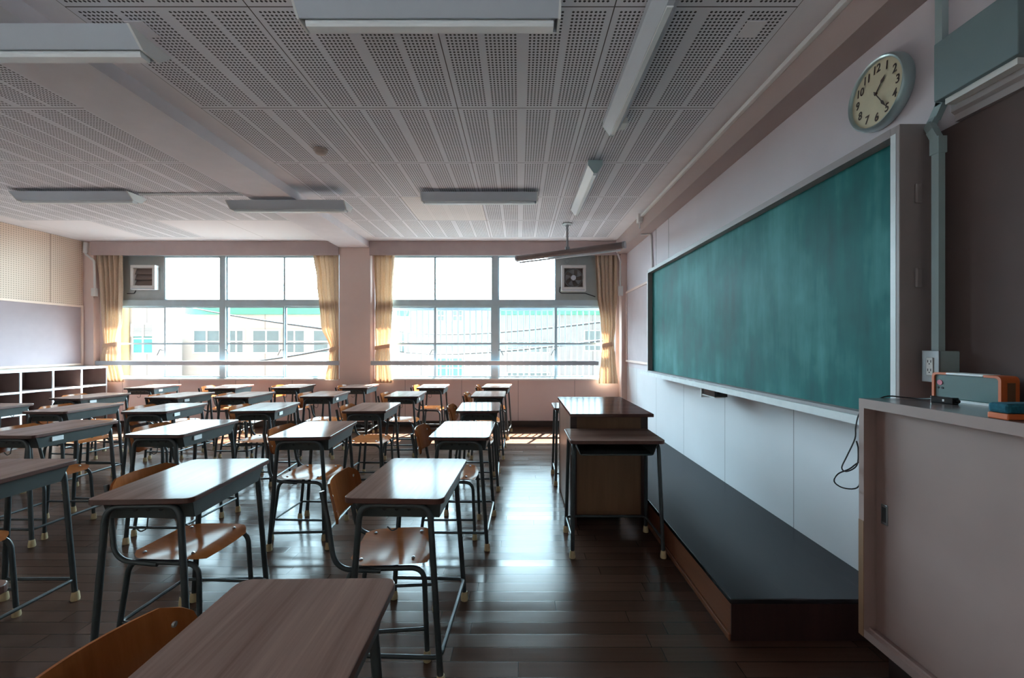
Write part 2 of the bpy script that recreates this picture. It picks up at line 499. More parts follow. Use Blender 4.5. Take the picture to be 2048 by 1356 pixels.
# ------------------------------------------------------------------ mesh helpers
class MB:
    def __init__(self):
        self.bm = bmesh.new()
        self.uv = None

    def _faces(self, faces, mi):
        for f in faces:
            f.material_index = mi
        return faces

    def hexa(self, c, mi=0):
        """eight corners: bottom ring (4, counter-clockwise from above), then top ring."""
        vs = [self.bm.verts.new(p) for p in c]
        idx = ((3, 2, 1, 0), (4, 5, 6, 7), (0, 1, 5, 4), (1, 2, 6, 5), (2, 3, 7, 6), (3, 0, 4, 7))
        return self._faces([self.bm.faces.new([vs[i] for i in q]) for q in idx], mi)

    def box(self, x0, x1, y0, y1, z0, z1, mi=0, bevel=0.0):
        fs = self.hexa([(x0, y0, z0), (x1, y0, z0), (x1, y1, z0), (x0, y1, z0),
                        (x0, y0, z1), (x1, y0, z1), (x1, y1, z1), (x0, y1, z1)], mi)
        if bevel > 0:
            es = list({e for f in fs for e in f.edges})
            bmesh.ops.bevel(self.bm, geom=es, offset=bevel, segments=2, profile=0.5, affect='EDGES')
        return self

    def prism(self, poly, vec, mi=0, mi_side=None, bevel=0.0, bevel_cap_only=True):
        """extrude a planar polygon (list of 3-D points) along vec."""
        vec = Vector(vec)
        a = [self.bm.verts.new(p) for p in poly]
        b = [self.bm.verts.new(Vector(p) + vec) for p in poly]
        n = len(poly)
        caps = [self.bm.faces.new(list(reversed(a))), self.bm.faces.new(b)]
        sides = [self.bm.faces.new((a[i], a[(i + 1) % n], b[(i + 1) % n], b[i])) for i in range(n)]
        self._faces(caps, mi)
        self._faces(sides, mi if mi_side is None else mi_side)
        bmesh.ops.recalc_face_normals(self.bm, faces=caps + sides)
        if bevel > 0:
            es = list({e for f in caps for e in f.edges})
            bmesh.ops.bevel(self.bm, geom=es, offset=bevel, segments=2, profile=0.5, affect='EDGES')
        return self

    def tube(self, pts, r, seg=10, mi=0, closed=False, caps=True, flat=None):
        pts = [Vector(p) for p in pts]
        n = len(pts)
        tang = []
        for i in range(n):
            if closed:
                t = pts[(i + 1) % n] - pts[i - 1]
            else:
                t = pts[min(i + 1, n - 1)] - pts[max(i - 1, 0)]
            tang.append(t.normalized())
        up = Vector((0, 0, 1)) if abs(tang[0].z) < 0.9 else Vector((1, 0, 0))
        nrm = (up - tang[0] * up.dot(tang[0])).normalized()
        rings = []
        for i in range(n):
            nrm = (nrm - tang[i] * nrm.dot(tang[i])).normalized()
            bi = tang[i].cross(nrm)
            rr = r[i] if isinstance(r, (list, tuple)) else r
            rings.append([self.bm.verts.new(pts[i] + (nrm * math.cos(2 * PI * k / seg) + bi * math.sin(2 * PI * k / seg)) * rr) for k in range(seg)])
        m = n if closed else n - 1
        for i in range(m):
            A, B = rings[i], rings[(i + 1) % n]
            for k in range(seg):
                f = self.bm.faces.new((A[k], A[(k + 1) % seg], B[(k + 1) % seg], B[k]))
                f.material_index = mi
                f.smooth = True
        if caps and not closed:
            for ring, rev in ((rings[0], True), (rings[-1], False)):
                f = self.bm.faces.new(list(reversed(ring)) if rev else ring)
                f.material_index = mi
        return self

    def cyl(self, p, q, r, seg=16, mi=0):
        return self.tube([p, q], r, seg, mi)

    def lathe(self, prof, seg=32, mat=None, mi=0):
        """profile of (radius, height) about local z, placed by a matrix."""
        mat = mat or Matrix.Identity(4)
        rings = []
        for r, z in prof:
            if r < 1e-6:
                rings.append([self.bm.verts.new(mat @ Vector((0, 0, z)))])
            else:
                rings.append([self.bm.verts.new(mat @ Vector((r * math.cos(2 * PI * k / seg), r * math.sin(2 * PI * k / seg), z))) for k in range(seg)])
        fs = []
        for A, B in zip(rings, rings[1:]):
            for k in range(seg):
                a, b = k, (k + 1) % seg
                if len(A) == 1 and len(B) == 1:
                    continue
                if len(A) == 1:
                    f = self.bm.faces.new((A[0], B[b], B[a]))
                elif len(B) == 1:
                    f = self.bm.faces.new((A[a], A[b], B[0]))
                else:
                    f = self.bm.faces.new((A[a], A[b], B[b], B[a]))
                f.material_index = mi
                f.smooth = True
                fs.append(f)
        bmesh.ops.recalc_face_normals(self.bm, faces=fs)
        return self

    def quad(self, pts, mi=0, uvs=None):
        f = self.bm.faces.new([self.bm.verts.new(p) for p in pts])
        f.material_index = mi
        if uvs:
            if self.uv is None:
                self.uv = self.bm.loops.layers.uv.new('uv')
            for lp, t in zip(f.loops, uvs):
                lp[self.uv].uv = t
        return f

    def sheet(self, grid, mi=0, thick=0.0):
        """a grid of points as a closed slab of given thickness (offset along the sheet's normals)."""
        R, C_ = len(grid), len(grid[0])
        P = [[Vector(p) for p in row] for row in grid]
        if thick > 0:
            N = [[None] * C_ for _ in range(R)]
            for i in range(R):
                for j in range(C_):
                    du = P[min(i + 1, R - 1)][j] - P[max(i - 1, 0)][j]
                    dv = P[i][min(j + 1, C_ - 1)] - P[i][max(j - 1, 0)]
                    N[i][j] = du.cross(dv).normalized()
        top = [[self.bm.verts.new(P[i][j]) for j in range(C_)] for i in range(R)]
        fs = []
        for i in range(R - 1):
            for j in range(C_ - 1):
                fs.append(self.bm.faces.new((top[i][j], top[i + 1][j], top[i + 1][j + 1], top[i][j + 1])))
        if thick > 0:
            bot = [[self.bm.verts.new(P[i][j] - N[i][j] * thick) for j in range(C_)] for i in range(R)]
            for i in range(R - 1):
                for j in range(C_ - 1):
                    fs.append(self.bm.faces.new((bot[i][j], bot[i][j + 1], bot[i + 1][j + 1], bot[i + 1][j])))
            for i in range(R - 1):
                fs.append(self.bm.faces.new((top[i][0], bot[i][0], bot[i + 1][0], top[i + 1][0])))
                fs.append(self.bm.faces.new((top[i + 1][-1], bot[i + 1][-1], bot[i][-1], top[i][-1])))
            for j in range(C_ - 1):
                fs.append(self.bm.faces.new((top[0][j + 1], bot[0][j + 1], bot[0][j], top[0][j])))
                fs.append(self.bm.faces.new((top[-1][j], bot[-1][j], bot[-1][j + 1], top[-1][j + 1])))
        for f in fs:
            f.material_index = mi
            f.smooth = True
        bmesh.ops.recalc_face_normals(self.bm, faces=fs)
        return self

    def build(self, name, mats, parent=None, angle=38):
        me = bpy.data.meshes.new(name)
        self.bm.to_mesh(me)
        self.bm.free()
        for m in (mats if isinstance(mats, (list, tuple)) else [mats]):
            me.materials.append(M[m] if isinstance(m, str) else m)
        if angle:
            flags = [p.use_smooth for p in me.polygons]      # tubes, lathes and sheets are smooth, boxes stay flat
            me.set_sharp_from_angle(angle=math.radians(angle))
            me.polygons.foreach_set('use_smooth', flags)
        o = bpy.data.objects.new(name, me)
        COL.objects.link(o)
        if parent is not None:
            o.parent = parent
        return o


def fillet(pts, r, n=6):
    """round the inner corners of a polyline."""
    pts = [Vector(p) for p in pts]
    out = [pts[0]]
    for i in range(1, len(pts) - 1):
        a, b, c = pts[i - 1], pts[i], pts[i + 1]
        rr = r[i - 1] if isinstance(r, (list, tuple)) else r
        u, v = (a - b).normalized(), (c - b).normalized()
        ang = u.angle(v)
        d = min(rr / math.tan(ang / 2), (a - b).length * 0.49, (c - b).length * 0.49)
        p, q = b + u * d, b + v * d
        for k in range(n + 1):
            t = k / n
            out.append(p * (1 - t) ** 2 + b * 2 * t * (1 - t) + q * t * t)
    out.append(pts[-1])
    return out


def rrect(w, h, r, n=5):
    """rounded rectangle outline in 2-D, centred."""
    out = []
    for cx, cy, a0 in ((w / 2 - r, h / 2 - r, 0), (-w / 2 + r, h / 2 - r, 90), (-w / 2 + r, -h / 2 + r, 180), (w / 2 - r, -h / 2 + r, 270)):
        for k in range(n + 1):
            a = math.radians(a0 + 90 * k / n)
            out.append((cx + r * math.cos(a), cy + r * math.sin(a)))
    return out


def tag(o, label=None, cat=None, group=None, kind=None):
    if label: o['label'] = label
    if cat: o['category'] = cat
    if group: o['group'] = group
    if kind: o['kind'] = kind
    return o


def thing(name, label, cat, loc=(0, 0, 0), rz=0.0, group=None):
    o = bpy.data.objects.new(name, None)
    o.empty_display_size = 0.1
    COL.objects.link(o)
    o.location = loc
    o.rotation_euler = (0, 0, rz)
    return tag(o, label, cat, group)


def structure(o, label):
    return tag(o, label, kind='structure')


def child(o, parent):
    """parent a mesh built in world coordinates without moving it."""
    o.parent = parent
    o.matrix_parent_inverse = (Matrix.Translation(parent.location) @ parent.rotation_euler.to_matrix().to_4x4()).inverted()
    return o


def copy_tree(src, loc, rz, label, group):
    r = src.copy()
    COL.objects.link(r)
    r.location = loc
    r.rotation_euler = (0, 0, rz)
    tag(r, label, None, group)
    for ch in list(src.children):
        c = ch.copy()
        COL.objects.link(c)
        c.parent = r
        for g in list(ch.children):
            d = g.copy()
            COL.objects.link(d)
            d.parent = c
    return r


# ------------------------------------------------------------------ the room
XL, XR, YN, YF, ZC = -7.06, 1.73, -0.40, 7.06, 3.02

m = MB()
m.box(XL - 0.1, XR + 0.1, YN - 0.1, YF + 0.25, -0.10, 0.0)
structure(m.build('floor', 'floor', angle=0), 'dark polished wooden strip floor of the classroom')

# ceiling: plain field with perforated boards as faces of one mesh
m = MB()
m.box(XL - 0.1, XR + 0.1, YN - 0.1, YF + 0.25, ZC + 0.004, ZC + 0.14, 0)
UV4 = [(0, 1), (1, 1), (1, 0), (0, 0)]
ROWS = [6.68 - 0.91 * k for k in range(9)]


def panel(x0, y1, mi, part=1.0):
    x1, y0 = x0 + 0.91, y1 - 0.91
    y0 = max(y0, YN)
    lo = (y1 - y0) / 0.91
    z = ZC + 0.0005
    # face looking down; u runs with x, v with y
    m.quad([(x0, y1, z), (x1, y1, z), (x1, y0, z), (x0, y0, z)], mi, [(0, lo), (1, lo), (1, 0), (0, 0)])


for r, y1 in enumerate(ROWS):
    if y1 < YN + 0.1:
        continue
    for c in range(4):
        x0 = 1.386 - 0.91 * (c + 1)
        panel(x0, y1, 2 if (r == 1 and c == 2) else 1)
    for c in range(4):
        x0 = -3.07 - 0.91 * (c + 1)
        if r == 0 and c != 2:
            panel(x0, y1, 3)
        else:
            panel(x0, y1, 1)
mi = 0
z = ZC + 0.0005
for x0, x1, y0, y1 in ((1.386, XR, YN, YF), (-3.07, 1.386 - 3.64, YN, YF), (XL, -6.71, YN, YF), (-6.71, -3.07, 6.68, YF), (-2.254, 1.386, 6.68, YF)):
    m.quad([(x0, y1, z), (x1, y1, z), (x1, y0, z), (x0, y0, z)], 0, [(0.5, 0.5)] * 4)


def seam_plain():
    k = NT('ceiling_plain_board')
    u, v, _ = k.sep(k.co('UV'))
    eu = k.math('MINIMUM', u, k.math('SUBTRACT', 1.0, u))
    ev = k.math('MINIMUM', v, k.math('SUBTRACT', 1.0, v))
    k.base(k.mix(k.math('LESS_THAN', k.math('MINIMUM', eu, ev), 0.003), (0.79, 0.75, 0.77), (0.25, 0.2, 0.18)))
    k.rough(0.8)
    return k.m


M['ceiling_board'] = seam_plain()
structure(m.build('ceiling', ['ceiling', 'perf', 'perf_pale', 'ceiling_board'], angle=0), 'white ceiling of perforated acoustic boards')

m = MB()
m.box(-2.905, -2.42, YN, 6.95, 2.924, ZC)
structure(m.build('ceiling_beam', 'beam', angle=0), 'shallow painted ceiling beam running towards the window pillar')
m = MB()
m.box(1.565, XR, YN, 6.86, 2.80, ZC)
structure(m.build('ceiling_beam', 'wall_brown', angle=0), 'brown painted beam along the top of the blackboard wall')

# far wall with two window openings
W1, W2 = (-6.80, -2.95), (-2.37, 1.60)
ZS, ZT = 0.785, 2.84
m = MB()
Y0, Y1 = YF, YF + 0.16
m.box(XL - 0.1, XR + 0.1, Y0, Y1, 0, ZS)
m.box(XL - 0.1, XR + 0.1, Y0, Y1, ZT, ZC + 0.1)
m.box(XL - 0.1, W1[0], Y0, Y1, ZS, ZT)
m.box(W1[1], W2[0], Y0, Y1, ZS, ZT)
m.box(W2[1], XR + 0.1, Y0, Y1, ZS, ZT)
structure(m.build('wall_far', 'wall_far', angle=0), 'pink painted wall below and around the windows')
for nm, x0, x1, y0, lab in (('pillar', -2.905, -2.405, 6.95, 'pink pillar between the two windows'),
                            ('pillar', XL, -6.89, 6.95, 'peach corner pillar beside the shelf'),
                            ('pillar', 1.645, XR, 6.86, 'peach corner pillar beside the blackboard wall')):
    m = MB()
    m.box(x0, x1, y0, YF, 0, ZC)
    structure(m.build(nm, 'wall_pillar', angle=0), lab)
m = MB()
for x0, x1, y0, y1 in ((XL, -2.905, YF - 0.012, YF), (-2.405, 1.645, YF - 0.012, YF), (-2.915, -2.395, 6.938, 6.95), (XL, -6.88, 6.938, 6.95), (1.635, XR, 6.848, 6.86)):
    m.box(x0, x1, y0, y1, 0.0, 0.098)
structure(m.build('baseboard_far', 'skirting', angle=0), 'dark skirting below the windows')

# blackboard wall (right)
m = MB()
m.box(XR, XR + 0.15, YN - 0.1, YF + 0.16, 1.0, ZC + 0.1, 0)
m.box(XR, XR + 0.15, YN - 0.1, YF + 0.16, 0.0, 1.0, 1)
m.box(XR - 0.0012, XR, 4.950, 4.956, 1.0, 2.80, 2)
m.box(XR - 0.0012, XR, 5.40, 5.406, 2.26, 2.80, 2)
structure(m.build('wall_right', ['wall_upper', 'wall_lower', 'dark'], angle=0), 'white blackboard wall with jointed panels below')
# rear wall (left) and corridor wall behind the camera
m = MB()
m.box(XL - 0.15, XL, YN - 0.1, YF + 0.16, 0, ZC + 0.1)
structure(m.build('wall_left', 'wall_left', angle=0), 'peach rear wall behind the shelf')
m = MB()
NW = (-6.60, 1.30, 2.35, 2.62)  # unseen opening, added and sized to let fill light in from behind
m.box(XL - 0.1, XR + 0.1, YN - 0.12, YN, 0, NW[2])
m.box(XL - 0.1, XR + 0.1, YN - 0.12, YN, NW[3], ZC + 0.1)
m.box(XL - 0.1, NW[0], YN - 0.12, YN, NW[2], NW[3])
m.box(NW[1], XR + 0.1, YN - 0.12, YN, NW[2], NW[3])
structure(m.build('wall_near', 'wall_left', angle=0), 'corridor wall with an unseen strip opening added for fill light')

# pin boards on the rear wall
m = MB()
m.box(XL + 0.002, XL + 0.014, YN + 0.05, 6.93, 1.985, ZC - 0.002, 0)
o = m.build('perforated_board', 'pin_upper', angle=0)
tag(o, 'peach perforated board high on the rear wall above the shelf', 'wall board')
t = thing('notice_board', 'wide empty grey-pink notice board above the white shelf', 'notice board', (XL + 0.002, 3.5, 1.02))
m = MB(); m.box(0.0, 0.012, -3.4, 3.40, 0.03, 0.93); m.build('panel', 'pin_lower', t, angle=0)
m = MB()
m.box(0.0, 0.03, -3.43, 3.43, 0.93, 0.965, bevel=0.004)
m.box(0.0, 0.03, -3.43, 3.43, 0.0, 0.03, bevel=0.004)
m.box(0.0, 0.03, 3.40, 3.43, 0.03, 0.93, bevel=0.004)
m.build('frame', 'wall_left', t)

# ------------------------------------------------------------------ windows
YG = 7.12


def window(n, xa, xb, thick, thins, panel_span, label, latches):
    root = thing('window_%d' % n, None, None, ((xa + xb) / 2, YG, ZS))
    structure(root, label)
    cx = (xa + xb) / 2
    L = lambda x: x - cx
    top, tr0, tr1, mid = ZT - ZS, 1.985 - ZS, 2.084 - ZS, 1.366 - ZS
    f = MB()
    f.box(L(xa), L(xb), -0.05, 0.05, 0.0, 0.022)
    f.box(L(xa), L(xb), -0.05, 0.05, top - 0.03, top)
    f.box(L(xa), L(xa) + 0.03, -0.05, 0.05, 0.022, top - 0.03)
    f.box(L(xb) - 0.03, L(xb), -0.05, 0.05, 0.022, top - 0.03)
    f.box(L(thick[0]), L(thick[1]), -0.055, 0.055, 0.022, top - 0.03)
    for a, b in ((L(xa) + 0.03, L(thick[0])), (L(thick[1]), L(xb) - 0.03)):
        f.box(a, b, -0.052, 0.05, tr0, tr1)
    f.build('frame', 'alu', root, angle=0)
    edges = [xa + 0.03, thins[0], None, thins[1], xb - 0.03]
    bays = [(xa + 0.03, thins[0]), (thins[0], thick[0]), (thick[1], thins[1]), (thins[1], xb - 0.03)]
    for i, (a, b) in enumerate(bays):
        dy = 0.012 if i in (0, 3) else -0.012
        s = MB()                                           # sliding sash of the lower part
        w = 0.022
        la, lb = L(a), L(b)
        s.box(la, lb, dy - 0.011, dy + 0.011, 0.022, 0.047)
        s.box(la, lb, dy - 0.011, dy + 0.011, tr0 - 0.025, tr0)
        s.box(la, la + w, dy - 0.011, dy + 0.011, 0.047, tr0 - 0.025)
        s.box(lb - w, lb, dy - 0.011, dy + 0.011, 0.047, tr0 - 0.025)
        s.box(la + w, lb - w, dy - 0.011, dy + 0.011, mid - 0.014, mid + 0.014)
        sash = s.build('sash', 'alu', root, angle=0)
        for z0, z1 in ((0.047, mid - 0.014), (mid + 0.014, tr0 - 0.025)):
            g = MB(); g.box(la + w, lb - w, dy - 0.002, dy + 0.002, z0, z1)
            g.build('pane', 'glass', sash, angle=0)
        if (a + b) / 2 > panel_span[0] and (a + b) / 2 < panel_span[1]:
            p = MB()
            p.box(la, lb, -0.03, 0.02, tr1, top - 0.03)
            p.build('vent_panel', 'alu_panel', root, angle=0)
        else:
            s = MB()
            s.box(la, la + 0.016, -0.02, 0.02, tr1, top - 0.03)
            s.box(lb - 0.016, lb, -0.02, 0.02, tr1, top - 0.03)
            s.box(la + 0.016, lb - 0.016, -0.02, 0.02, tr1, tr1 + 0.014)
            s.box(la + 0.016, lb - 0.016, -0.02, 0.02, top - 0.05, top - 0.03)
            sash = s.build('sash', 'alu', root, angle=0)
            g = MB(); g.box(la + 0.016, lb - 0.016, -0.002, 0.002, tr1 + 0.014, top - 0.05)
            g.build('pane', 'glass', sash, angle=0)
    for x, sgn in latches:
        h = MB()
        h.tube(fillet([(L(x), -0.03, 0.475), (L(x), -0.065, 0.475), (L(x) + sgn * 0.03, -0.068, 0.485), (L(x) + sgn * 0.075, -0.068, 0.39)], 0.015, 4), 0.006, 8)
        h.build('latch', 'steel', root)
    m = MB()
    m.box(L(xa) - 0.0, L(xb), -0.075, -0.05, -0.02, 0.006)
    m.build('sill', 'white_paint', root, angle=0)
    return root


window(1, -6.784, -2.967, (-4.929, -4.831), (-5.863, -3.880), (-6.9, -5.9), 'wide aluminium window of eight panes left of the pillar', [(-5.87, -1), (-4.835, 1), (-3.885, -1)])
window(2, -2.344, 1.581, (-0.436, -0.336), (-1.385, 0.614), (0.7, 1.6), 'wide aluminium window of eight panes right of the pillar', [(-1.392, -1), (-0.33, 1), (0.606, -1)])

for x0, x1, lab in ((-6.89, -2.905, 'grey safety handrail across the window left of the pillar'), (-2.405, 1.30, 'grey safety handrail across the window right of the pillar')):
    m = MB()
    m.box(x0, x1, 6.972, 6.998, 1.014, 1.086, bevel=0.004)
    t = thing('handrail', lab, 'handrail', (0, 0, 0), 0, 'window handrails')
    m.build('rail', 'rail', t)
    m = MB()
    for x in (x0 + 0.009, x1 - 0.009, (x0 + x1) / 2):
        m.box(x - 0.008, x + 0.008, 6.998, 7.068, 1.03, 1.07)
    m.build('bracket', 'rail', t)

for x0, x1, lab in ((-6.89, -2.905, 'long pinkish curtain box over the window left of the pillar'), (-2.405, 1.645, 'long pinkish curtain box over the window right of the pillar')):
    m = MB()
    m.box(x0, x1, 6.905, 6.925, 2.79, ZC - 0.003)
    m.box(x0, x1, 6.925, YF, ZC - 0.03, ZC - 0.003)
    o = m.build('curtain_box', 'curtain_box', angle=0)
    tag(o, lab, 'curtain box', 'curtain boxes')

# ------------------------------------------------------------------ curtains


def curtain(keys, yc, amp, folds, seed, label, tie, full=0.036):
    """keys: (z, x_left, x_right) from the top down."""
    rnd = random.Random(seed)
    ph = [rnd.uniform(0, 6.28) for _ in range(6)]
    zs = []
    NR, NC = 56, folds * 14
    ztop, zbot = keys[0][0], keys[-1][0]
    t = thing('curtain', label, 'curtain', ((keys[0][1] + keys[0][2]) / 2, yc, zbot), 0, 'cream curtains')
    ox, oz = (keys[0][1] + keys[0][2]) / 2, zbot

    def span(z):
        for (za, a0, a1), (zb, b0, b1) in zip(keys, keys[1:]):
            if z <= za and z >= zb:
                s = (za - z) / (za - zb)
                s = s * s * (3 - 2 * s)
                return a0 + (b0 - a0) * s, a1 + (b1 - a1) * s
        return keys[-1][1:]
    grid = []
    for i in range(NR + 1):
        z = ztop + (zbot - ztop) * i / NR
        a, b = span(z)
        wfull = keys[0][2] - keys[0][1]
        squeeze = max(0.25, min(1.0, (b - a) / wfull))
        row = []
        near_tie = math.exp(-((z - tie) / 0.10) ** 2)
        lift = max(0.0, min(1.0, (z - 1.25) / 1.1))          # fuller folds under the curtain box
        am = amp + 0.026 * lift
        for j in range(NC + 1):
            s = j / NC
            u = s * folds * 2 * PI
            wob = 0.9 * math.sin(s * 7 + ph[0] + z * 0.8) + 0.35 * math.sin(z * 2.2 + ph[1] + s * 11)
            y = -full * lift + am * (0.75 * math.sin(u + wob) + 0.25 * math.sin(2.3 * u + ph[2] + 1.4 * z)) * (1 - 0.55 * near_tie)
            x = a + (b - a) * s + 0.012 * math.cos(u + wob) * (b - a) / wfull
            row.append((x - ox, y, z - oz))
        grid.append(row)
    m = MB()
    m.sheet(grid, 0, 0.003)
    m.build('cloth', 'curtain', t, angle=60)
    a, b = span(tie)
    m = MB()
    ring0, NS = [], 28
    pts = [((a + b) / 2 - ox + (b - a) / 2 * 1.06 * math.cos(2 * PI * k / NS), (amp * 0.9 + 0.012) * math.sin(2 * PI * k / NS), 0.02 * math.cos(2 * PI * k / NS)) for k in range(NS)]
    rows = []
    for dz in (-0.03, -0.01, 0.012, 0.032):
        rows.append([(p[0], p[1], p[2] + tie - oz + dz) for p in pts + pts[:1]])
    m.sheet(rows, 0, 0.004)
    m.build('tieback', 'curtain', t, angle=60)
    return t


def cx(px, Y):
    return (px - 1037.5) * Y / 858.0


def cz(py, Y):
    return 1.34 + (690.5 - py) * Y / 858.0


Yc = 7.033
curtain([(2.83, cx(194, Yc), cx(252, Yc)), (cz(560, Yc), cx(200, Yc), cx(251, Yc)), (cz(640, Yc), cx(203, Yc), cx(245, Yc)), (cz(690, Yc), cx(206, Yc), cx(234, Yc)), (cz(712, Yc), cx(200, Yc), cx(238, Yc)), (cz(764, Yc), cx(206, Yc), cx(246, Yc))],
        Yc, 0.021, 5, 1, 'cream curtain tied back beside the white shelf corner', cz(690, Yc))
curtain([(2.83, cx(627, Yc), cx(677, Yc)), (cz(560, Yc), cx(634, Yc), cx(677, Yc)), (cz(650, Yc), cx(641, Yc), cx(677, Yc)), (cz(698, Yc), cx(659, Yc), cx(677, Yc)), (cz(722, Yc), cx(656, Yc), cx(677, Yc)), (cz(759, Yc), cx(649, Yc), cx(677, Yc))],
        Yc, 0.021, 5, 2, 'cream curtain tied back against the left side of the pillar', cz(698, Yc))
curtain([(2.83, cx(749, Yc), cx(790, Yc)), (cz(600, Yc), cx(751, Yc), cx(786, Yc)), (cz(660, Yc), cx(750, Yc), cx(783, Yc)), (cz(694, Yc), cx(751, Yc), cx(779, Yc)), (cz(715, Yc), cx(749, Yc), cx(780, Yc)), (cz(766, Yc), cx(749, Yc), cx(783, Yc))],
        Yc, 0.021, 4, 3, 'cream curtain tied back against the right side of the pillar', cz(694, Yc))
Yc = 6.947
curtain([(2.83, cx(1190, Yc), cx(1234, Yc)), (cz(580, Yc), cx(1193, Yc), cx(1234, Yc)), (cz(650, Yc), cx(1201, Yc), cx(1231, Yc)), (cz(689, Yc), cx(1205, Yc), cx(1227, Yc)), (cz(712, Yc), cx(1202, Yc), cx(1230, Yc)), (cz(767, Yc), cx(1197, Yc), cx(1235, Yc))],
        Yc, 0.019, 5, 4, 'cream curtain tied back below the grey fan, beside the blackboard wall', cz(689, Yc), -0.036)

# ------------------------------------------------------------------ ventilating fans in the windows


def vent_fan(x0, x1, z0, z1, blades, label):
    yb, yf = 7.085, 6.995
    t = thing('ventilating_fan', label, 'ventilating fan', ((x0 + x1) / 2, yb, z0), 0)
    w, h, d = x1 - x0, z1 - z0, yb - yf
    m = MB()
    b = 0.045
    m.box(-w / 2, w / 2, -d, 0, 0, b + 0.02, bevel=0.005)
    m.box(-w / 2, w / 2, -d, 0, h - b, h, bevel=0.005)
    m.box(-w / 2, -w / 2 + b, -d, 0, b + 0.02, h - b, bevel=0.005)
    m.box(w / 2 - b, w / 2, -d, 0, b + 0.02, h - b, bevel=0.005)
    m.build('housing', 'white_plastic', t)
    m = MB()
    m.box(-w / 2 + b, w / 2 - b, -0.012, -0.002, b + 0.02, h - b)
    m.build('shutter', 'fan_brown', t, angle=0)
    cz_ = (b + 0.02 + h - b) / 2
    R = (h - 2 * b - 0.02) / 2 - 0.008
    if blades:
        m = MB()
        m.lathe([(R + 0.006, 0.0), (R + 0.006, 0.035), (R - 0.004, 0.035), (R - 0.004, 0.0)], 40, Matrix.Translation((0, -0.012, cz_)) @ Matrix.Rotation(PI / 2, 4, 'X'))
        m.build('fan_ring', 'fan_blade', t)
        for k in range(5):
            a0 = 2 * PI * k / 5 + 0.35
            grid = []
            for i in range(7):
                r = 0.035 + (R - 0.05) * i / 6
                row = []
                for j in range(6):
                    a = a0 + 0.30 * i / 6 + (0.35 + 0.45 * i / 6) * (j / 5 - 0.5)
                    row.append((r * math.cos(a), -0.045 + 0.035 * (j / 5 - 0.5), cz_ + r * math.sin(a)))
                grid.append(row)
            m = MB(); m.sheet(grid, 0, 0.003); m.build('fan_blade', 'fan_blade', t, angle=60)
        m = MB()
        m.lathe([(0.0, 0.055), (0.03, 0.053), (0.042, 0.045), (0.042, 0.02)], 24, Matrix.Translation((0, -0.012, cz_)) @ Matrix.Rotation(PI / 2, 4, 'X'))
        m.build('fan_hub', 'fixture', t)
    else:
        m = MB()
        for k in range(3):
            zz = b + 0.03 + (h - 2 * b - 0.04) * (k + 0.5) / 3
            hh = (h - 2 * b - 0.03) / 6
            m.hexa([(-w / 2 + b, -0.05, zz - hh), (w / 2 - b, -0.05, zz - hh), (w / 2 - b, -0.015, zz + hh), (-w / 2 + b, -0.015, zz + hh),
                    (-w / 2 + b, -0.055, zz - hh), (w / 2 - b, -0.055, zz - hh), (w / 2 - b, -0.020, zz + hh), (-w / 2 + b, -0.020, zz + hh)])
        m.build('louvre', 'fan_brown', t, angle=0)
    m = MB()
    m.box(-w / 2 + 0.02, w / 2 - 0.02, -d - 0.006, -d, 0.008, 0.022)
    m.build('trim_strip', 'fixture', t, angle=0)
    return t


Yv = 7.0
fan_a = vent_fan(cx(261, Yv), cx(310, Yv), cz(579, Yv), cz(530, Yv), False, 'square white ventilator with brown shutter by the shelf corner')
fan_b = vent_fan(cx(1123, Yv), cx(1172, Yv), cz(582, Yv), cz(530, Yv), True, 'square white ventilating fan with grey blades near the blackboard')
m = MB()
m.tube(fillet([(cx(1121, Yv), 7.06, 2.30), (cx(1119, Yv), 7.06, 2.22), (cx(1124, Yv), 7.06, 2.195), (cx(1172, Yv), 7.065, 2.195), (cx(1192, Yv), 7.065, 2.14)], 0.03, 5), 0.007, 8)
tag(child(m.build('cord', 'cord'), fan_b), 'black cord looping below the fan')
m = MB()
m.tube(fillet([(cx(265, Yv), 7.06, 2.24), (cx(262, Yv), 7.06, 2.19), (cx(247, Yv), 7.065, 2.19)], 0.03, 5), 0.007, 8)
child(m.build('cord', 'cord'), fan_a)

# ------------------------------------------------------------------ ceiling lights


def light_wide(label, loc, group):
    t = thing('ceiling_light', label, 'ceiling light', loc, 0, group)
    L = 0.625
    m = MB()
    for s in (-1, 1):
        # one sloping wing of the reflector, a thin folded plate
        prof = [(s * 0.130, -0.030), (s * 0.050, -0.100), (s * 0.044, -0.100), (s * 0.044, -0.030)]
        m.prism([(-L, y, z) for y, z in prof], (2 * L, 0, 0))
    m.box(-L + 0.005, L - 0.005, -0.044, 0.044, -0.045, -0.03)
    m.build('reflector', 'fixture', t, angle=20)
    m = MB()
    m.box(-L + 0.1, L - 0.1, -0.05, 0.05, -0.03, 0.0)
    m.build('mount', 'fixture', t, angle=0)
    m = MB()
    m.prism([(-L + 0.02, y, z) for y, z in ((-0.030, -0.094), (-0.030, -0.112), (-0.023, -0.122), (0.023, -0.122), (0.030, -0.112), (0.030, -0.094))], (2 * L - 0.04, 0, 0))
    m.box(-L + 0.03, L - 0.03, -0.02, 0.02, -0.094, -0.045)
    m.build('lamp_tube', 'lamp', t, angle=20)
    for s in (-1, 1):
        m = MB()
        m.prism([(s * L, y, z) for y, z in ((-0.130, -0.028), (-0.05, -0.106), (0.05, -0.106), (0.130, -0.028))], (s * 0.012, 0, 0))
        m.build('end_cap', 'white_plastic', t, angle=20)
    return t


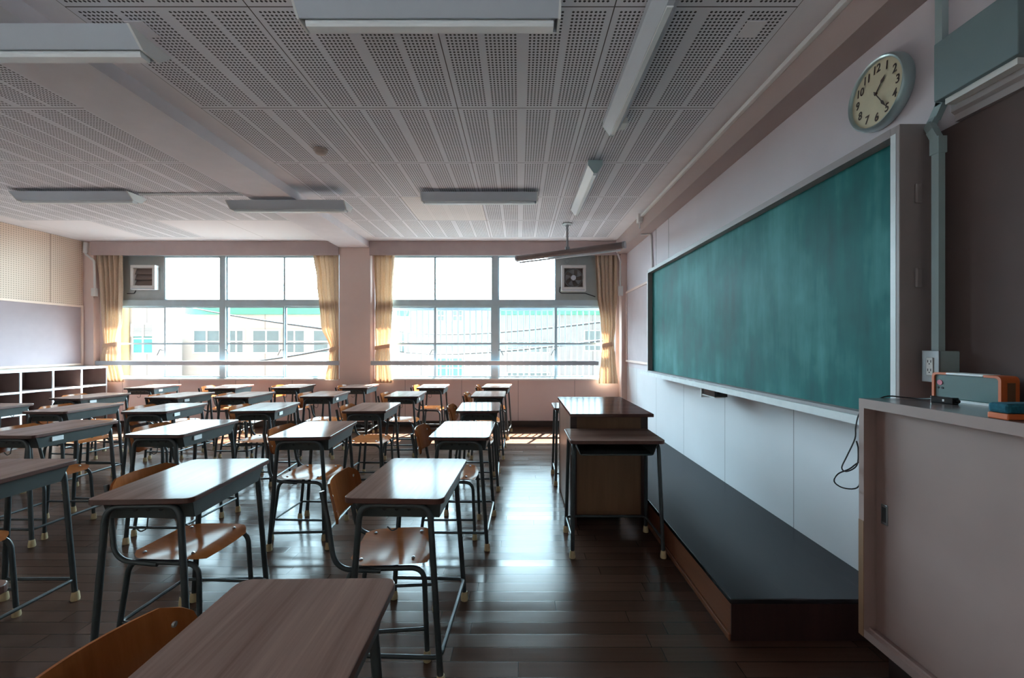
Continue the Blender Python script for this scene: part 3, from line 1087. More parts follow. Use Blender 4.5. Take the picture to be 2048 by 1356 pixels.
g = 'wide white ceiling lights'
light_wide('wide white ceiling light filling the top centre, closest of the row', (-0.435, 2.12, ZC), g)
light_wide('wide white ceiling light cut off at the upper left corner', (-2.52, 2.20, 2.924), g)
light_wide('wide white ceiling light nearest the peach rear wall', (-4.83, 4.72, ZC), g)
light_wide('wide white ceiling light fixed under the shallow ceiling beam, far row', (-2.51, 4.72, 2.924), g)
light_wide('wide white ceiling light between the beam and the blackboard lights, far row', (-0.43, 4.74, ZC), g)


def light_narrow(label, loc, length):
    t = thing('blackboard_light', label, 'ceiling light', loc, 0, 'narrow lights along the blackboard')
    prof = [(-0.066, -0.012), (-0.066, -0.058), (-0.016, -0.128), (0.016, -0.128), (0.066, -0.058), (0.066, -0.012)]
    m = MB()
    m.prism([(x, 0, z) for x, z in prof], (0, length, 0))
    m.build('reflector', 'fixture', t, angle=20)
    m = MB(); m.box(-0.04, 0.04, 0.06, length - 0.06, -0.012, 0.0); m.build('mount', 'fixture', t, angle=0)
    for y in (-0.008, length):
        m = MB()
        m.prism([(x, y, z) for x, z in prof], (0, 0.008, 0))
        m.build('end_cap', 'grey_blue', t, angle=20)
    m = MB(); m.box(0.016, 0.0165, 0, 0.01, -0.128, -0.127)
    m.bm.free()
    m = MB()
    m.prism([(x, 0.03, z) for x, z in ((0.020, -0.130), (0.014, -0.136), (-0.012, -0.136), (-0.014, -0.1285), (0.016, -0.1285))], (0, length - 0.06, 0))
    m.build('lamp_tube', 'lamp', t, angle=20)
    return t


light_narrow('narrow white light along the blackboard, the nearer of the two', (0.69, 1.93, ZC), 1.25)
light_narrow('narrow white light along the blackboard, the one nearer the window', (0.69, 3.87, ZC), 1.27)

m = MB()
m.box(0.735, 0.805, 3.16, 3.26, ZC - 0.045, ZC, bevel=0.004)
tag(m.build('junction_box', 'white_plastic'), 'small white box on the ceiling between the two blackboard lights', 'junction box')
m = MB()
m.tube([(-4.19, 4.74, ZC - 0.014), (-2.91, 4.74, ZC - 0.014)], 0.013, 10)
tag(m.build('ceiling_conduit', 'white_paint'), 'thin white conduit between two ceiling lights at the beam', 'conduit')
m = MB()
m.lathe([(0.0, -0.045), (0.032, -0.043), (0.045, -0.032), (0.048, -0.018), (0.058, -0.014), (0.058, 0.0)], 28, Matrix.Translation((-1.70, 3.68, ZC)))
tag(m.build('heat_detector', 'detector'), 'small round beige detector on the perforated ceiling', 'detector')
for x, y, lab in ((1.235, 2.28, 'small square patch on the ceiling boards above the clock'), (-2.0, 2.28, 'small square patch on the ceiling boards beside the beam')):
    m = MB()
    m.box(x - 0.05, x + 0.05, y - 0.06, y + 0.06, ZC - 0.004, ZC, bevel=0.002)
    tag(m.build('ceiling_patch', 'ceiling'), lab, 'ceiling patch', 'ceiling patches')

# surface conduit along the beam and its end box
t = thing('surface_conduit', 'long white conduit along the brown beam above the blackboard', 'conduit', (1.564, 5.41, 2.97))
m = MB(); m.box(-0.030, 0.0, -5.70, 0.0, -0.016, 0.016, bevel=0.003); m.build('duct', 'white_paint', t)
m = MB(); m.box(-0.06, 0.0, -0.01, 0.075, -0.075, 0.028, bevel=0.004); m.build('end_box', 'white_plastic', t)
m = MB(); m.cyl((-0.03, 0.03, -0.15), (-0.03, 0.03, -0.07), 0.008); m.build('pipe_stub', 'white_plastic', t)
m = MB()
m.tube(fillet([(1.60, 5.62, 2.79), (1.715, 5.60, 2.79), (1.717, 5.56, 2.76), (1.717, 5.50, 2.27)], 0.03, 5), 0.011, 8)
tag(m.build('wall_conduit', 'white_paint'), 'thin white pipe dropping from the beam to the far blackboard corner', 'conduit')
# pipe in the far left corner and at the far right curtain
t = thing('corner_conduit', 'white bent pipe beside the curtain at the shelf corner', 'conduit', (cx(189, 6.93), 6.93, 2.2))
m = MB()
m.tube(fillet([(cx(173, 6.93) - cx(190, 6.93), -0.005, 0.80), (cx(172, 6.93) - cx(190, 6.93), -0.005, 0.62), (0.0, -0.005, 0.50), (0.012, -0.005, 0.05)], 0.06, 5), [0.03] * 3 + [0.016] * 12, 10)
m.build('pipe', 'white_paint', t)
m = MB(); m.box(-0.03, 0.04, -0.03, 0.02, -0.07, 0.06, bevel=0.005); m.build('switch_box', 'white_plastic', t)
t = thing('corner_conduit', 'white pipe and switch box right of the far right curtain', 'conduit', (1.665, 6.845, 2.2))
m = MB()
m.tube(fillet([(-0.10, 0.0, 0.80), (-0.09, 0, 0.62), (-0.045, 0, 0.48), (-0.045, 0, 0.08)], 0.06, 5), 0.014, 10)
m.build('pipe', 'white_paint', t)
m = MB(); m.box(-0.075, -0.005, -0.03, 0.012, -0.07, 0.08, bevel=0.005); m.build('switch_box', 'white_plastic', t)

# roll-up screen on a ceiling pole
t = thing('projection_screen', 'rolled brown projection screen hanging from a ceiling pole by the window', 'projection screen', (0.67, 5.92, 2.60))
m = MB()
a, b = Vector((cx(1036, 6.36) - 0.67, 0.44, 0.025)), Vector((cx(1246, 5.50) - 0.67, -0.42, 0.025))
m.tube([a, b], 0.042, 20)
m.build('case', 'brown_roll', t)
d = (b - a).normalized()
m = MB(); m.tube([b, b + d * 0.03], 0.047, 20); m.build('end_cap', 'pole', t)
m = MB(); m.tube([a - d * 0.03, a], 0.047, 20); m.build('end_cap', 'pole', t)
m = MB()
m.tube([a + d * 0.03 + Vector((0, 0, -0.062)), b - d * 0.03 + Vector((0, 0, -0.062))], 0.013, 10)
m.build('screen_bar', 'fixture', t)
m = MB()
for k in range(9):
    s = k / 8
m.tube([Vector((0, 0, -0.07)) + Vector((0.03 * math.cos(x), 0, -0.03 + 0.03 * math.sin(x))) for x in [2 * PI * i / 16 for i in range(16)]], 0.003, 6, closed=True)
m.build('pull_ring', 'pole', t)
m = MB()
m.cyl((0, 0, 0.06), (0, 0, 0.42), 0.016, 14)
m.lathe([(0.0, 0.42), (0.07, 0.42), (0.07, 0.405), (0.025, 0.395), (0.016, 0.36)], 24)
m.box(-0.03, 0.03, -0.03, 0.03, 0.055, 0.095, bevel=0.004)
m.build('pole', 'pole', t)

# ------------------------------------------------------------------ blackboard
BY0, BY1, BXF = 1.785, 5.30, 1.585
t = thing('blackboard', 'long green blackboard on the white wall', 'blackboard', (XR, 1.785, 1.0))
LB = BY1 - BY0
m = MB()
m.box(-0.088, -0.07, 0.045, LB - 0.03, 0.03, 1.225)
m.build('writing_surface', 'board', t, angle=0)
m = MB()
xf = BXF - XR
m.box(xf, 0, 0.0, 0.045, 0.0, 1.262, bevel=0.003)
m.box(xf, 0, LB - 0.03, LB, 0.0, 1.262, bevel=0.003)
m.box(xf, 0, 0.045, LB - 0.03, 1.225, 1.262)
m.box(xf, 0, 0.045, LB - 0.03, 0.0, 0.03)
m.box(-0.07, 0, 0.045, LB - 0.03, 0.03, 1.225)
m.build('frame', 'board_frame', t)
m = MB()
m.box(xf - 0.001, xf + 0.018, 0.018, 0.0435, 0.028, 1.23)
m.box(xf - 0.001, xf + 0.018, LB - 0.028, LB - 0.008, 0.028, 1.23)
m.build('edge_strip', 'tray_paint', t, angle=0)
m = MB()
# chalk tray: a shallow channel
m.prism([(x, 0.02, z) for x, z in ((xf - 0.085, 0.028), (xf - 0.085, -0.012), (xf, -0.012), (xf, 0.012), (xf - 0.070, 0.008), (xf - 0.072, 0.028))], (0, LB - 0.03, 0))
m.build('chalk_tray', 'tray_paint', t, angle=0)
for y, ln, col in ((3.02, 0.16, 'white_paint'), (2.78, 0.09, 'white_paint'), (2.55, 0.2, 'white_paint')):
    pass
# fittings on the near side of the frame
for zz in (0.97, 0.62):
    m = MB()
    m.box(-0.085, -0.06, -0.012, 0.0, zz - 0.04, zz + 0.04, bevel=0.004)
    m.build('hook', 'board_frame', t)
# chalk pieces and tray bracket
rnd = random.Random(3)
for k in range(8):
    y = 2.9 + k * 0.21 + rnd.uniform(-0.05, 0.05)
    L = rnd.uniform(0.035, 0.075)
    m = MB()
    m.cyl((BXF - 0.035, y, 1.013 + 0.0052), (BXF - 0.035 + rnd.uniform(-0.012, 0.012), y + L, 1.013 + 0.0052), 0.0052, 10)
    where = ['first', 'second', 'third', 'fourth', 'fifth', 'sixth', 'seventh', 'eighth'][k]
    tag(m.build('chalk_stick', 'white_paint'), 'white chalk stick on the blackboard tray, %s from the cabinet end' % where, 'chalk', 'chalk on the tray')
t = thing('tray_drawer', 'open black drawer on a white bracket under the chalk tray', 'drawer', (1.62, 3.45, 0.985))
m = MB(); m.box(-0.10, 0.0, -0.12, 0.10, -0.048, -0.002); m.build('box', 'black', t, angle=0)
m = MB(); m.box(-0.11, 0.0, 0.10, 0.112, -0.075, -0.002); m.box(-0.105, -0.02, -0.13, 0.10, -0.053, -0.048); m.build('bracket', 'white_paint', t, angle=0)

# notice board beyond the blackboard, and the brown one near the camera
t = thing('notice_board', 'small pink notice board between the blackboard and the window', 'notice board', (XR - 0.002, 6.12, 1.09))
m = MB(); m.box(-0.012, 0, -0.74, 0.66, 0.02, 1.07); m.build('panel', 'pin_pink', t, angle=0)
m = MB()
m.box(-0.03, 0, -0.76, 0.69, 1.07, 1.10); m.box(-0.03, 0, -0.76, 0.69, -0.01, 0.02); m.box(-0.025, 0, 0.66, 0.69, 0.02, 1.07)
m.build('frame', 'wall_pillar', t, angle=0)
t = thing('notice_board', 'dark brown notice board on the wall above the cabinet', 'notice board', (XR - 0.002, 1.66, 1.15))
m = MB(); m.box(-0.010, 0, -1.95, 0.085, -0.1, 1.06); m.build('panel', 'pin_dark', t, angle=0)
m = MB()
m.prism([(x, 0.01, z) for x, z in ((0, 1.06), (-0.03, 1.06), (-0.032, 1.085), (-0.045, 1.095), (-0.045, 1.13), (0, 1.13))], (0, -1.96, 0))
m.build('moulding', 'board_frame', t, angle=0)

# ------------------------------------------------------------------ wall clock (faces -x)
t = thing('wall_clock', 'round silver wall clock with cream face above the blackboard', 'clock', (XR, 2.03, 2.53), 0)
CM = Matrix.Rotation(-PI / 2, 4, 'Y')       # local z -> -x
R = 0.166
m = MB()
m.lathe([(R * 0.97, 0.0), (R, 0.008), (R, 0.030), (R * 0.985, 0.044), (R * 0.945, 0.052), (R * 0.905, 0.050), (R * 0.885, 0.046), (R * 0.880, 0.034)], 64, CM)
m.build('rim', 'clock_rim', t)
m = MB(); m.lathe([(0.0, 0.037), (R * 0.885, 0.037), (R * 0.885, 0.006), (0, 0.006)], 64, CM); m.build('face', 'clock_face', t)


def text_mesh(body, size):
    c = bpy.data.curves.new('numeral', 'FONT')
    c.body = body
    c.size = size
    c.align_x, c.align_y = 'CENTER', 'CENTER'
    c.extrude = 0.0006
    c.offset = 0.0006
    c.shear = 0.12
    o = bpy.data.objects.new('numeral', c)
    COL.objects.link(o)
    dg = bpy.context.evaluated_depsgraph_get()
    me = bpy.data.meshes.new_from_object(o.evaluated_get(dg))
    bpy.data.objects.remove(o)
    bpy.data.curves.remove(c)
    return me


# on the face seen from the room: right is -y, up is +z
for h in range(1, 13):
    a = math.radians(30 * h)
    me = text_mesh(str(h), 0.046)
    # text plane (x right, y up) -> right = -y world, up = z, normal = -x
    ry, rz = -math.sin(a) * R * 0.68, math.cos(a) * R * 0.68
    me.transform(Matrix(((0, 0, -1, -0.0382), (-1, 0, 0, ry), (0, 1.15, 0, rz), (0, 0, 0, 1))))
    me.materials.clear()
    me.materials.append(M['ink'])
    o = bpy.data.objects.new('numeral', me)
    COL.objects.link(o)
    o.parent = t


def hand(name, ang, length, w, x):
    a = math.radians(ang)
    u, v = Vector((0, -math.sin(a), math.cos(a))), Vector((0, math.cos(a), math.sin(a)))
    m = MB()
    pts = [u * -0.12 * length - v * w * 0.5, u * 0.55 * length - v * w * 0.45, u * 0.68 * length - v * w * 1.5, u * length, u * 0.68 * length + v * w * 1.5, u * 0.55 * length + v * w * 0.45, u * -0.12 * length + v * w * 0.5]
    m.prism([p + Vector((x, 0, 0)) for p in pts], (-0.0015, 0, 0))
    m.build(name, 'ink', t, angle=0)


hand('hour_hand', 41, 0.078, 0.0055, -0.0405)
hand('minute_hand', 147, 0.108, 0.0045, -0.0435)
m = MB(); m.lathe([(0.006, 0.037), (0.006, 0.046), (0, 0.047)], 16, CM); m.build('pin', 'ink', t)

# ------------------------------------------------------------------ conduit, outlet, speaker on the near right wall
t = thing('wall_duct', 'grey-blue cable duct bending past the blackboard end', 'cable duct', (XR, 1.74, 0.0))


def duct(m, pts, w, d):
    """flat duct on the wall: path in (y,z), thickness d off the wall."""
    for (y0, z0, x0), (y1, z1, x1) in zip(pts, pts[1:]):
        a, b = Vector((y0, z0)), Vector((y1, z1))
        u = (b - a).normalized()
        nrm = Vector((-u.y, u.x)) * w / 2
        a2, b2 = a - u * 0.004, b + u * 0.004
        c = []
        for p, x in ((a2, x0), (b2, x1)):
            for s in (-1, 1):
                q = p + nrm * s
                c.append((q, x))
        (p0, xa), (p1, _), (p2, xb), (p3, _) = c[0], c[1], c[2], c[3]
        m.hexa([(xa, p0.x, p0.y), (xa, p1.x, p1.y), (xb, p3.x, p3.y), (xb, p2.x, p2.y),
                (xa - d, p0.x, p0.y), (xa - d, p1.x, p1.y), (xb - d, p3.x, p3.y), (xb - d, p2.x, p2.y)])


m = MB()
duct(m, [(0.02, 3.0, 0), (0.012, 2.94, 0), (0.002, 2.90, 0), (0.002, 2.32, 0), (0.030, 2.275, 0), (0.030, 2.245, -0.02), (-0.012, 2.20, -0.05), (-0.035, 2.15, -0.05), (-0.035, 1.322, -0.05)], 0.030, 0.026)
m.box(-0.08, -0.046, -0.054, -0.016, 2.10, 2.165)
bmesh.ops.recalc_face_normals(m.bm, faces=m.bm.faces[:])
m.build('duct', 'grey_blue', t, angle=25)

t = thing('wall_outlet', 'steel double wall outlet in a grey box above the cabinet', 'outlet', (XR, 1.705, 1.255))
m = MB(); m.box(-0.088, 0, -0.033, 0.035, -0.06, 0.062, bevel=0.004); m.build('back_box', 'grey_blue', t)
m = MB(); m.box(-0.094, -0.088, -0.035, 0.037, -0.062, 0.064, bevel=0.002); m.build('plate', 'steel_plate', t)
m = MB()
m.box(-0.0975, -0.094, -0.013, 0.015, -0.034, 0.036, bevel=0.002)
m.build('socket', 'white_plastic', t)
m = MB()
for zz in (-0.016, 0.018):
    for yy in (-0.005, 0.007):
        m.box(-0.0982, -0.0974, yy - 0.0012, yy + 0.0012, zz - 0.002, zz + 0.008)
    m.cyl((-0.0982, 0.001, zz - 0.007), (-0.0974, 0.001, zz - 0.007), 0.0024, 10)
m.build('slots', 'dark', t, angle=0)

t = thing('wall_speaker', 'grey-blue box speaker high on the wall right of the clock', 'speaker', (XR, 1.545, 2.29))
m = MB(); m.box(-0.105, 0, -0.15, 0.135, 0.0, 0.225, bevel=0.003); m.build('cabinet', 'speaker', t)
m = MB(); m.box(-0.085, 0.0, -0.13, 0.11, -0.022, 0.0); m.build('bracket', 'white_paint', t, angle=0)

# ------------------------------------------------------------------ cabinet on the right
CX0, CX1, CY0, CY1, CZ0, CZ1 = 1.335, XR - 0.012, -0.10, 1.684, 0.212, 1.133
t = thing('cabinet', 'pinkish steel cabinet with sliding doors below the brown notice board', 'cabinet', ((CX0 + CX1) / 2, (CY0 + CY1) / 2, 0))
ox, oy = (CX0 + CX1) / 2, (CY0 + CY1) / 2
hx, hy = (CX1 - CX0) / 2, (CY1 - CY0) / 2
m = MB()
m.box(-hx, hx, -hy, hy, CZ1 - 0.036, CZ1 - 0.001, 0)
m.box(-hx, hx, hy - 0.024, hy, CZ0, CZ1 - 0.036, 0)
m.box(-hx, hx, -hy, -hy + 0.024, CZ0, CZ1 - 0.036, 0)
m.box(-hx, hx, -hy + 0.024, hy - 0.024, CZ0, CZ0 + 0.03, 0)
m.box(hx - 0.01, hx, -hy + 0.024, hy - 0.024, CZ0 + 0.03, CZ1 - 0.036, 0)
m.box(-hx - 0.0015, -hx, hy - 0.024, hy, CZ0, 0.66, 1)
m.build('body', ['cabinet', 'cabinet_edge'], t, angle=0)
m = MB(); m.box(-hx + 0.003, hx, -hy, hy, CZ1 - 0.001, CZ1, 0); m.build('top', 'cabinet_top', t, angle=0)
for y0, y1, x in ((0.0, hy - 0.026, -hx + 0.047), (-hy + 0.026, 0.03, -hx + 0.075)):
    m = MB(); m.box(x, x + 0.022, y0, y1, CZ0 + 0.032, CZ1 - 0.038)
    d = m.build('door', 'cabinet', t, angle=0)
    if y0 == 0.0:
        m = MB()
        yy, zz = cx(0, 1) * 0 + (1.62 - oy), 0.70
        m.box(x - 0.003, x + 0.001, yy - 0.015, yy + 0.015, zz - 0.038, zz + 0.038, 0, bevel=0.002)
        m.box(x - 0.0036, x - 0.003, yy - 0.009, yy + 0.009, zz - 0.028, zz + 0.028, 1)
        m.build('handle', ['steel_plate', 'dark'], d)
m = MB()
for k in range(2):
    m.box(-hx + 0.02 + 0.028 * k, -hx + 0.024 + 0.028 * k, -hy + 0.024, hy - 0.024, CZ0 + 0.030, CZ0 + 0.038)
m.build('rail', 'cabinet', t, angle=0)
m = MB(); m.box(-hx + 0.10, hx, -hy + 0.02, hy - 0.02, 0.0, CZ0); m.build('plinth', 'skirting', t, angle=0)

# things on the cabinet
EY0, EY1, EX0, EX1 = 1.423, 1.662, 1.600, 1.662
t = thing('eraser_cleaner', 'dark green eraser cleaner with orange frame on the cabinet top', 'eraser cleaner', ((EX0 + EX1) / 2, (EY0 + EY1) / 2, CZ1))
w, l, h = EX1 - EX0, EY1 - EY0, 0.104
m = MB(); m.box(-w / 2 + 0.005, w / 2 - 0.004, -l / 2 + 0.008, l / 2 - 0.008, 0.008, h - 0.006, bevel=0.003); m.build('case', 'cleaner_green', t)
for s in (-1, 1):
    m = MB()
    poly = rrect(l, h, 0.016, 5)
    # orange end: a bent strip running up one end and over the top
    outer = fillet([(0, s * (l / 2), 0), (0, s * (l / 2), h), (0, s * (l / 2 - 0.055), h)], 0.018, 6)
    inner = fillet([(0, s * (l / 2 - 0.009), 0), (0, s * (l / 2 - 0.009), h - 0.008), (0, s * (l / 2 - 0.055), h - 0.008)], 0.012, 6)
    ring = [(-w / 2, p.y, p.z) for p in outer] + [(-w / 2, p.y, p.z) for p in reversed(inner)]
    m.prism(ring, (w, 0, 0))
    e = m.build('end_frame', 'orange', t, angle=30)
    if s < 0:
        m = MB(); m.box(-w * 0.16, w * 0.26, -l / 2 - 0.0012, -l / 2, 0.012, h * 0.78); m.build('inset', 'lectern_tan', e, angle=0)
m = MB(); m.box(-w / 2 - 0.001, w / 2, -l / 2 + 0.055, l / 2 - 0.055, h - 0.007, h + 0.001, bevel=0.002); m.build('handle_bar', 'label', t)
m = MB(); m.box(-w / 2 - 0.004, -w / 2 + 0.006, -l / 2 + 0.02, l / 2 - 0.06, 0.0, 0.008); m.build('base_strip', 'label', t, angle=0)
m = MB()
m.cyl((-w / 2 + 0.003, l / 2 - 0.028, 0.066), (-w / 2 + 0.0055, l / 2 - 0.028, 0.066), 0.010, 18, 0)
m.cyl((-w / 2 + 0.003, l / 2 - 0.021, 0.046), (-w / 2 + 0.0055, l / 2 - 0.021, 0.046), 0.004, 10, 1)
m.cyl((-w / 2 + 0.003, l / 2 - 0.037, 0.046), (-w / 2 + 0.0055, l / 2 - 0.037, 0.046), 0.004, 10, 1)
m.build('switch_dial', ['pink_knob', 'dark'], t)

t = thing('power_adapter', 'glossy black power adapter lying in front of the eraser cleaner', 'power adapter', (1.515, 1.527, CZ1), math.radians(8))
m = MB(); m.box(-0.014, 0.014, -0.036, 0.036, 0.0, 0.024, bevel=0.003); m.build('case', 'black', t)
m = MB(); m.cyl((0, -0.036, 0.012), (0, -0.046, 0.012), 0.006, 10); m.build('plug', 'black', t)
m = MB(); m.box(-0.0146, -0.014, -0.010, -0.004, 0.008, 0.016); m.build('indicator', 'label', t, angle=0)

m = MB()
pts = [(1.510, 1.563, CZ1 + 0.012), (1.512, 1.62, CZ1 + 0.005), (1.49, 1.66, CZ1 + 0.005), (1.44, 1.692, CZ1 + 0.003), (1.36, 1.702, 1.08), (1.336, 1.70, 1.02), (1.332, 1.70, 0.97), (1.30, 1.70, 0.90), (1.28, 1.70, 0.855), (1.30, 1.70, 0.84), (1.34, 1.70, 0.865), (1.345, 1.70, 0.93), (1.338, 1.70, 0.96),
       (1.352, 1.70, 0.90), (1.355, 1.70, 0.82), (1.34, 1.70, 0.775), (1.285, 1.70, 0.775), (1.250, 1.70, 0.80), (1.265, 1.70, 0.83), (1.31, 1.70, 0.85), (1.36, 1.702, 0.88), (1.42, 1.702, 0.87)]
# smooth the polyline with Catmull-Rom
P = [Vector(p) for p in pts]
fine = []
for i in range(len(P) - 1):
    p0, p1, p2, p3 = P[max(i - 1, 0)], P[i], P[i + 1], P[min(i + 2, len(P) - 1)]
    for k in range(5):
        s = k / 5
        fine.append(0.5 * ((2 * p1) + (p2 - p0) * s + (2 * p0 - 5 * p1 + 4 * p2 - p3) * s * s + (3 * p1 - p0 - 3 * p2 + p3) * s ** 3))
fine.append(P[-1])
m.tube(fine, 0.0026, 8)
tag(child(m.build('cord', 'cord'), t), 'thin black cord hanging in loops beside the cabinet end')

t = thing('blackboard_eraser', 'blackboard eraser with teal cloth and orange back on the cabinet', 'blackboard eraser', (1.43, 1.207, CZ1))
m = MB(); m.box(-0.083, 0.083, -0.027, 0.027, 0.0, 0.017, bevel=0.003); m.build('back', 'orange', t)
m = MB(); m.box(-0.083, 0.083, -0.027, 0.027, 0.017, 0.045, bevel=0.008); m.build('cloth_pad', 'teal_cloth', t)

# ------------------------------------------------------------------ teaching platform and lectern
t = thing('teaching_platform', 'low dark wooden platform along the blackboard wall', 'platform', (1.345, 3.68, 0))
m = MB(); m.box(-0.390, 0.380, -1.745, 1.745, 0.172, 0.196, bevel=0.004); m.build('top', 'plat_top', t)
m = MB()
m.box(-0.382, 0.38, -1.735, 1.735, 0.028, 0.172, 0)
m.box(-0.394, -0.382, -1.735, 1.735, 0.0, 0.030, 0, bevel=0.003)
m.box(-0.382, 0.38, -1.735, 1.735, 0.0, 0.028, 0)
m.build('side_panel', 'plat_side', t)
m = MB(); m.box(-0.384, 0.375, -1.741, -1.735, 0.004, 0.172); m.build('end_panel', 'lectern_dark', t, angle=0)

t = thing('lectern', 'big brown teacher lectern beside the platform', 'lectern', (0.665, 3.56, 0))
m = MB()
m.box(-0.295, 0.300, -0.50, 0.52, 0.826, 0.850, bevel=0.004)
m.build('top', ['lectern_top'], t)
m = MB(); m.box(-0.283, -0.263, -0.37, 0.43, 0.02, 0.826); m.build('front_panel', 'lectern_side', t, angle=0)
for y, s in ((-0.40, -1), (0.44, 1)):
    m = MB()
    m.box(-0.285, -0.238, y - 0.022 + 0.02, y + 0.042, 0.0, 0.826)
    m.box(0.238, 0.285, y - 0.022 + 0.02, y + 0.042, 0.0, 0.826)
    m.build('post', 'lectern_dark', t, angle=0)
    m = MB(); m.box(-0.238, 0.238, y + 0.006, y + 0.022, 0.09, 0.826); m.build('side_panel', 'lectern_tan', t, angle=0)
m = MB(); m.box(-0.263, 0.25, -0.38, 0.44, 0.42, 0.438); m.build('shelf', 'lectern_dark', t, angle=0)

# ------------------------------------------------------------------ school desks
DH = 0.74


def make_desk():
    t = thing('school_desk', 'x', 'desk')
    m = MB()
    o = [(x, y, DH - 0.022) for x, y in rrect(0.40, 0.60, 0.032, 6)]
    m.prism(o, (0, 0, 0.022), 0, 1, bevel=0.0025)
    for f in m.bm.faces:
        f.material_index = 0 if f.normal.z > 0.9 else 1
    m.build('tabletop', ['desk_top', 'desk_edge'], t)
    # book tray: sheet-steel box open towards the sitter (-x)
    zt, zb = DH - 0.023, DH - 0.098
    m = MB()
    th = 0.003

    def slab(a, b, c, d, n):
        n = Vector(n) * th
        m.hexa([a, b, c, d, Vector(a) + n, Vector(b) + n, Vector(c) + n, Vector(d) + n])
    yT, yB, xb, xf = 0.262, 0.232, -0.165, 0.182
    slab((xb, -yB, zb), (xf - 0.012, -yB, zb), (xf - 0.012, yB, zb), (xb, yB, zb), (0, 0, 1))
    slab((xf - 0.012, -yB, zb), (xf - 0.012, yB, zb), (xf, yT, zt), (xf, -yT, zt), (-1, 0, 0))
    slab((xb, -yB, zb), (xf - 0.012, -yB, zb), (xf, -yT, zt), (xb, -yT, zt), (0, 1, 0))
    slab((xb, yB, zb), (xf - 0.012, yB, zb), (xf, yT, zt), (xb, yT, zt), (0, -1, 0))
    m.tube([(xb, -yB + 0.01, zb + 0.002), (xb, yB - 0.01, zb + 0.002)], 0.006, 8)
    bmesh.ops.recalc_face_normals(m.bm, faces=m.bm.faces[:])
    for s in (-1, 1):
        for xx in (-0.05, 0.0, 0.05):                      # dark punched holes at the tray's ends
            m.cyl((xx, s * 0.2475, DH - 0.058), (xx, s * 0.2505, DH - 0.058), 0.008, 12, 1)
    m.build('book_tray', ['tray', 'dark'], t, angle=25)
    for s in (-1, 1):
        m = MB()
        y0, y1 = s * 0.272, s * 0.286
        path = fillet([(-0.186, y1, 0.035), (-0.140, y0, DH - 0.036), (0.140, y0, DH - 0.036), (0.186, y1, 0.035)], 0.062, 8)
        m.tube(path, 0.0125, 12)
        f = m.build('leg_frame', 'steel', t)
        for sx in (-1, 1):
            k = MB()
            k.lathe([(0.0, 0.0), (0.0185, 0.0), (0.0195, 0.008), (0.0165, 0.036), (0.0145, 0.046), (0.0, 0.046)], 14, Matrix.Translation((sx * 0.1875, s * 0.2868, 0)))
            k.build('rubber_foot', 'rubber', f)
        m = MB()                                           # bag hook at each end
        m.tube(fillet([(0.01, s * 0.262, DH - 0.085), (0.01, s * 0.268, DH - 0.128), (-0.012, s * 0.270, DH - 0.140), (-0.030, s * 0.272, DH - 0.120)], 0.012, 5), 0.0026, 8)
        m.build('bag_hook', 'steel', t)
    m = MB()
    zr = 0.112
    q = 0.1815
    m.tube(fillet([(-q, -0.284, zr), (q + 0.004, -0.284, zr), (q + 0.004, 0.284, zr), (-q, 0.284, zr)], 0.035, 6), 0.0085, 10)
    m.build('foot_rail', 'steel', t)
    return t


def name_label(t):
    m = MB()
    m.box(0.1795, 0.1855, -0.165, -0.095, DH - 0.066, DH - 0.036)
    return m.build('name_label', 'label', t, angle=0)


CF = ['first', 'second', 'third', 'fourth', 'fifth', 'sixth']
RW = {5: 'row nearest the windows', 4: 'second row from the windows', 3: 'third row from the windows', 2: 'fourth row from the windows', 1: 'fifth row from the windows', 0: 'front row nearest the viewer'}
#       col,row: right edge near, right edge far, far edge y, has label
DESKS = {
    (0, 0): (-0.303, -0.312, 1.108, 0), (1, 0): (-1.29, -1.29, 1.10, 0),
    (0, 1): (-0.294, -0.272, 2.27, 0), (1, 1): (-1.285, -1.315, 2.28, 0), (2, 1): (-2.32, -2.32, 2.27, 0),
    (0, 2): (-0.194, -0.183, 3.39, 0), (1, 2): (-1.242, -1.278, 3.41, 0), (2, 2): (-2.26, -2.25, 3.47, 1), (3, 2): (-3.228, -3.194, 3.44, 1),
    (0, 3): (-0.177, -0.196, 4.53, 0), (1, 3): (-1.218, -1.234, 4.51, 0), (2, 3): (-2.244, -2.304, 4.54, 1), (3, 3): (-3.20, -3.23, 4.48, 1), (4, 3): (-4.10, -4.10, 4.47, 0), (5, 3): (-5.01, -5.01, 4.45, 0),
    (0, 4): (-0.168, -0.167, 5.63, 0), (1, 4): (-1.181, -1.203, 5.63, 1), (2, 4): (-2.18, -2.204, 5.64, 1), (3, 4): (-3.134, -3.138, 5.56, 0), (4, 4): (-3.925, -3.887, 5.51, 1), (5, 4): (-4.937, -4.864, 5.40, 1),
    (0, 5): (-0.14, -0.10, 6.68, 0), (1, 5): (-1.042, -1.064, 6.63, 0), (2, 5): (-2.14, -2.16, 6.66, 0), (3, 5): (-3.088, -3.127, 6.64, 0), (4, 5): (-3.97, -4.06, 6.60, 0), (5, 5): (-5.14, -5.20, 6.63, 1),
}
desk0 = make_desk()
used = False
for (c, r), (xn, xf_, yf_, lab) in DESKS.items():
    ang = math.atan2(-(xf_ - xn), 0.60)
    xr, yc = (xn + xf_) / 2, yf_ - 0.30
    loc = (xr - 0.20 * math.cos(ang), yc - 0.20 * math.sin(ang), 0)
    label = 'brown school desk, %s from the blackboard in the %s' % (CF[c], RW[r])
    g = 'school desks in rows'
    if not used:
        desk0.location = loc
        desk0.rotation_euler = (0, 0, ang)
        tag(desk0, label, None, g)
        d = desk0
        used = True
        pending = lab
    else:
        d = copy_tree(desk0, loc, ang, label, g)
        if lab:
            name_label(d)
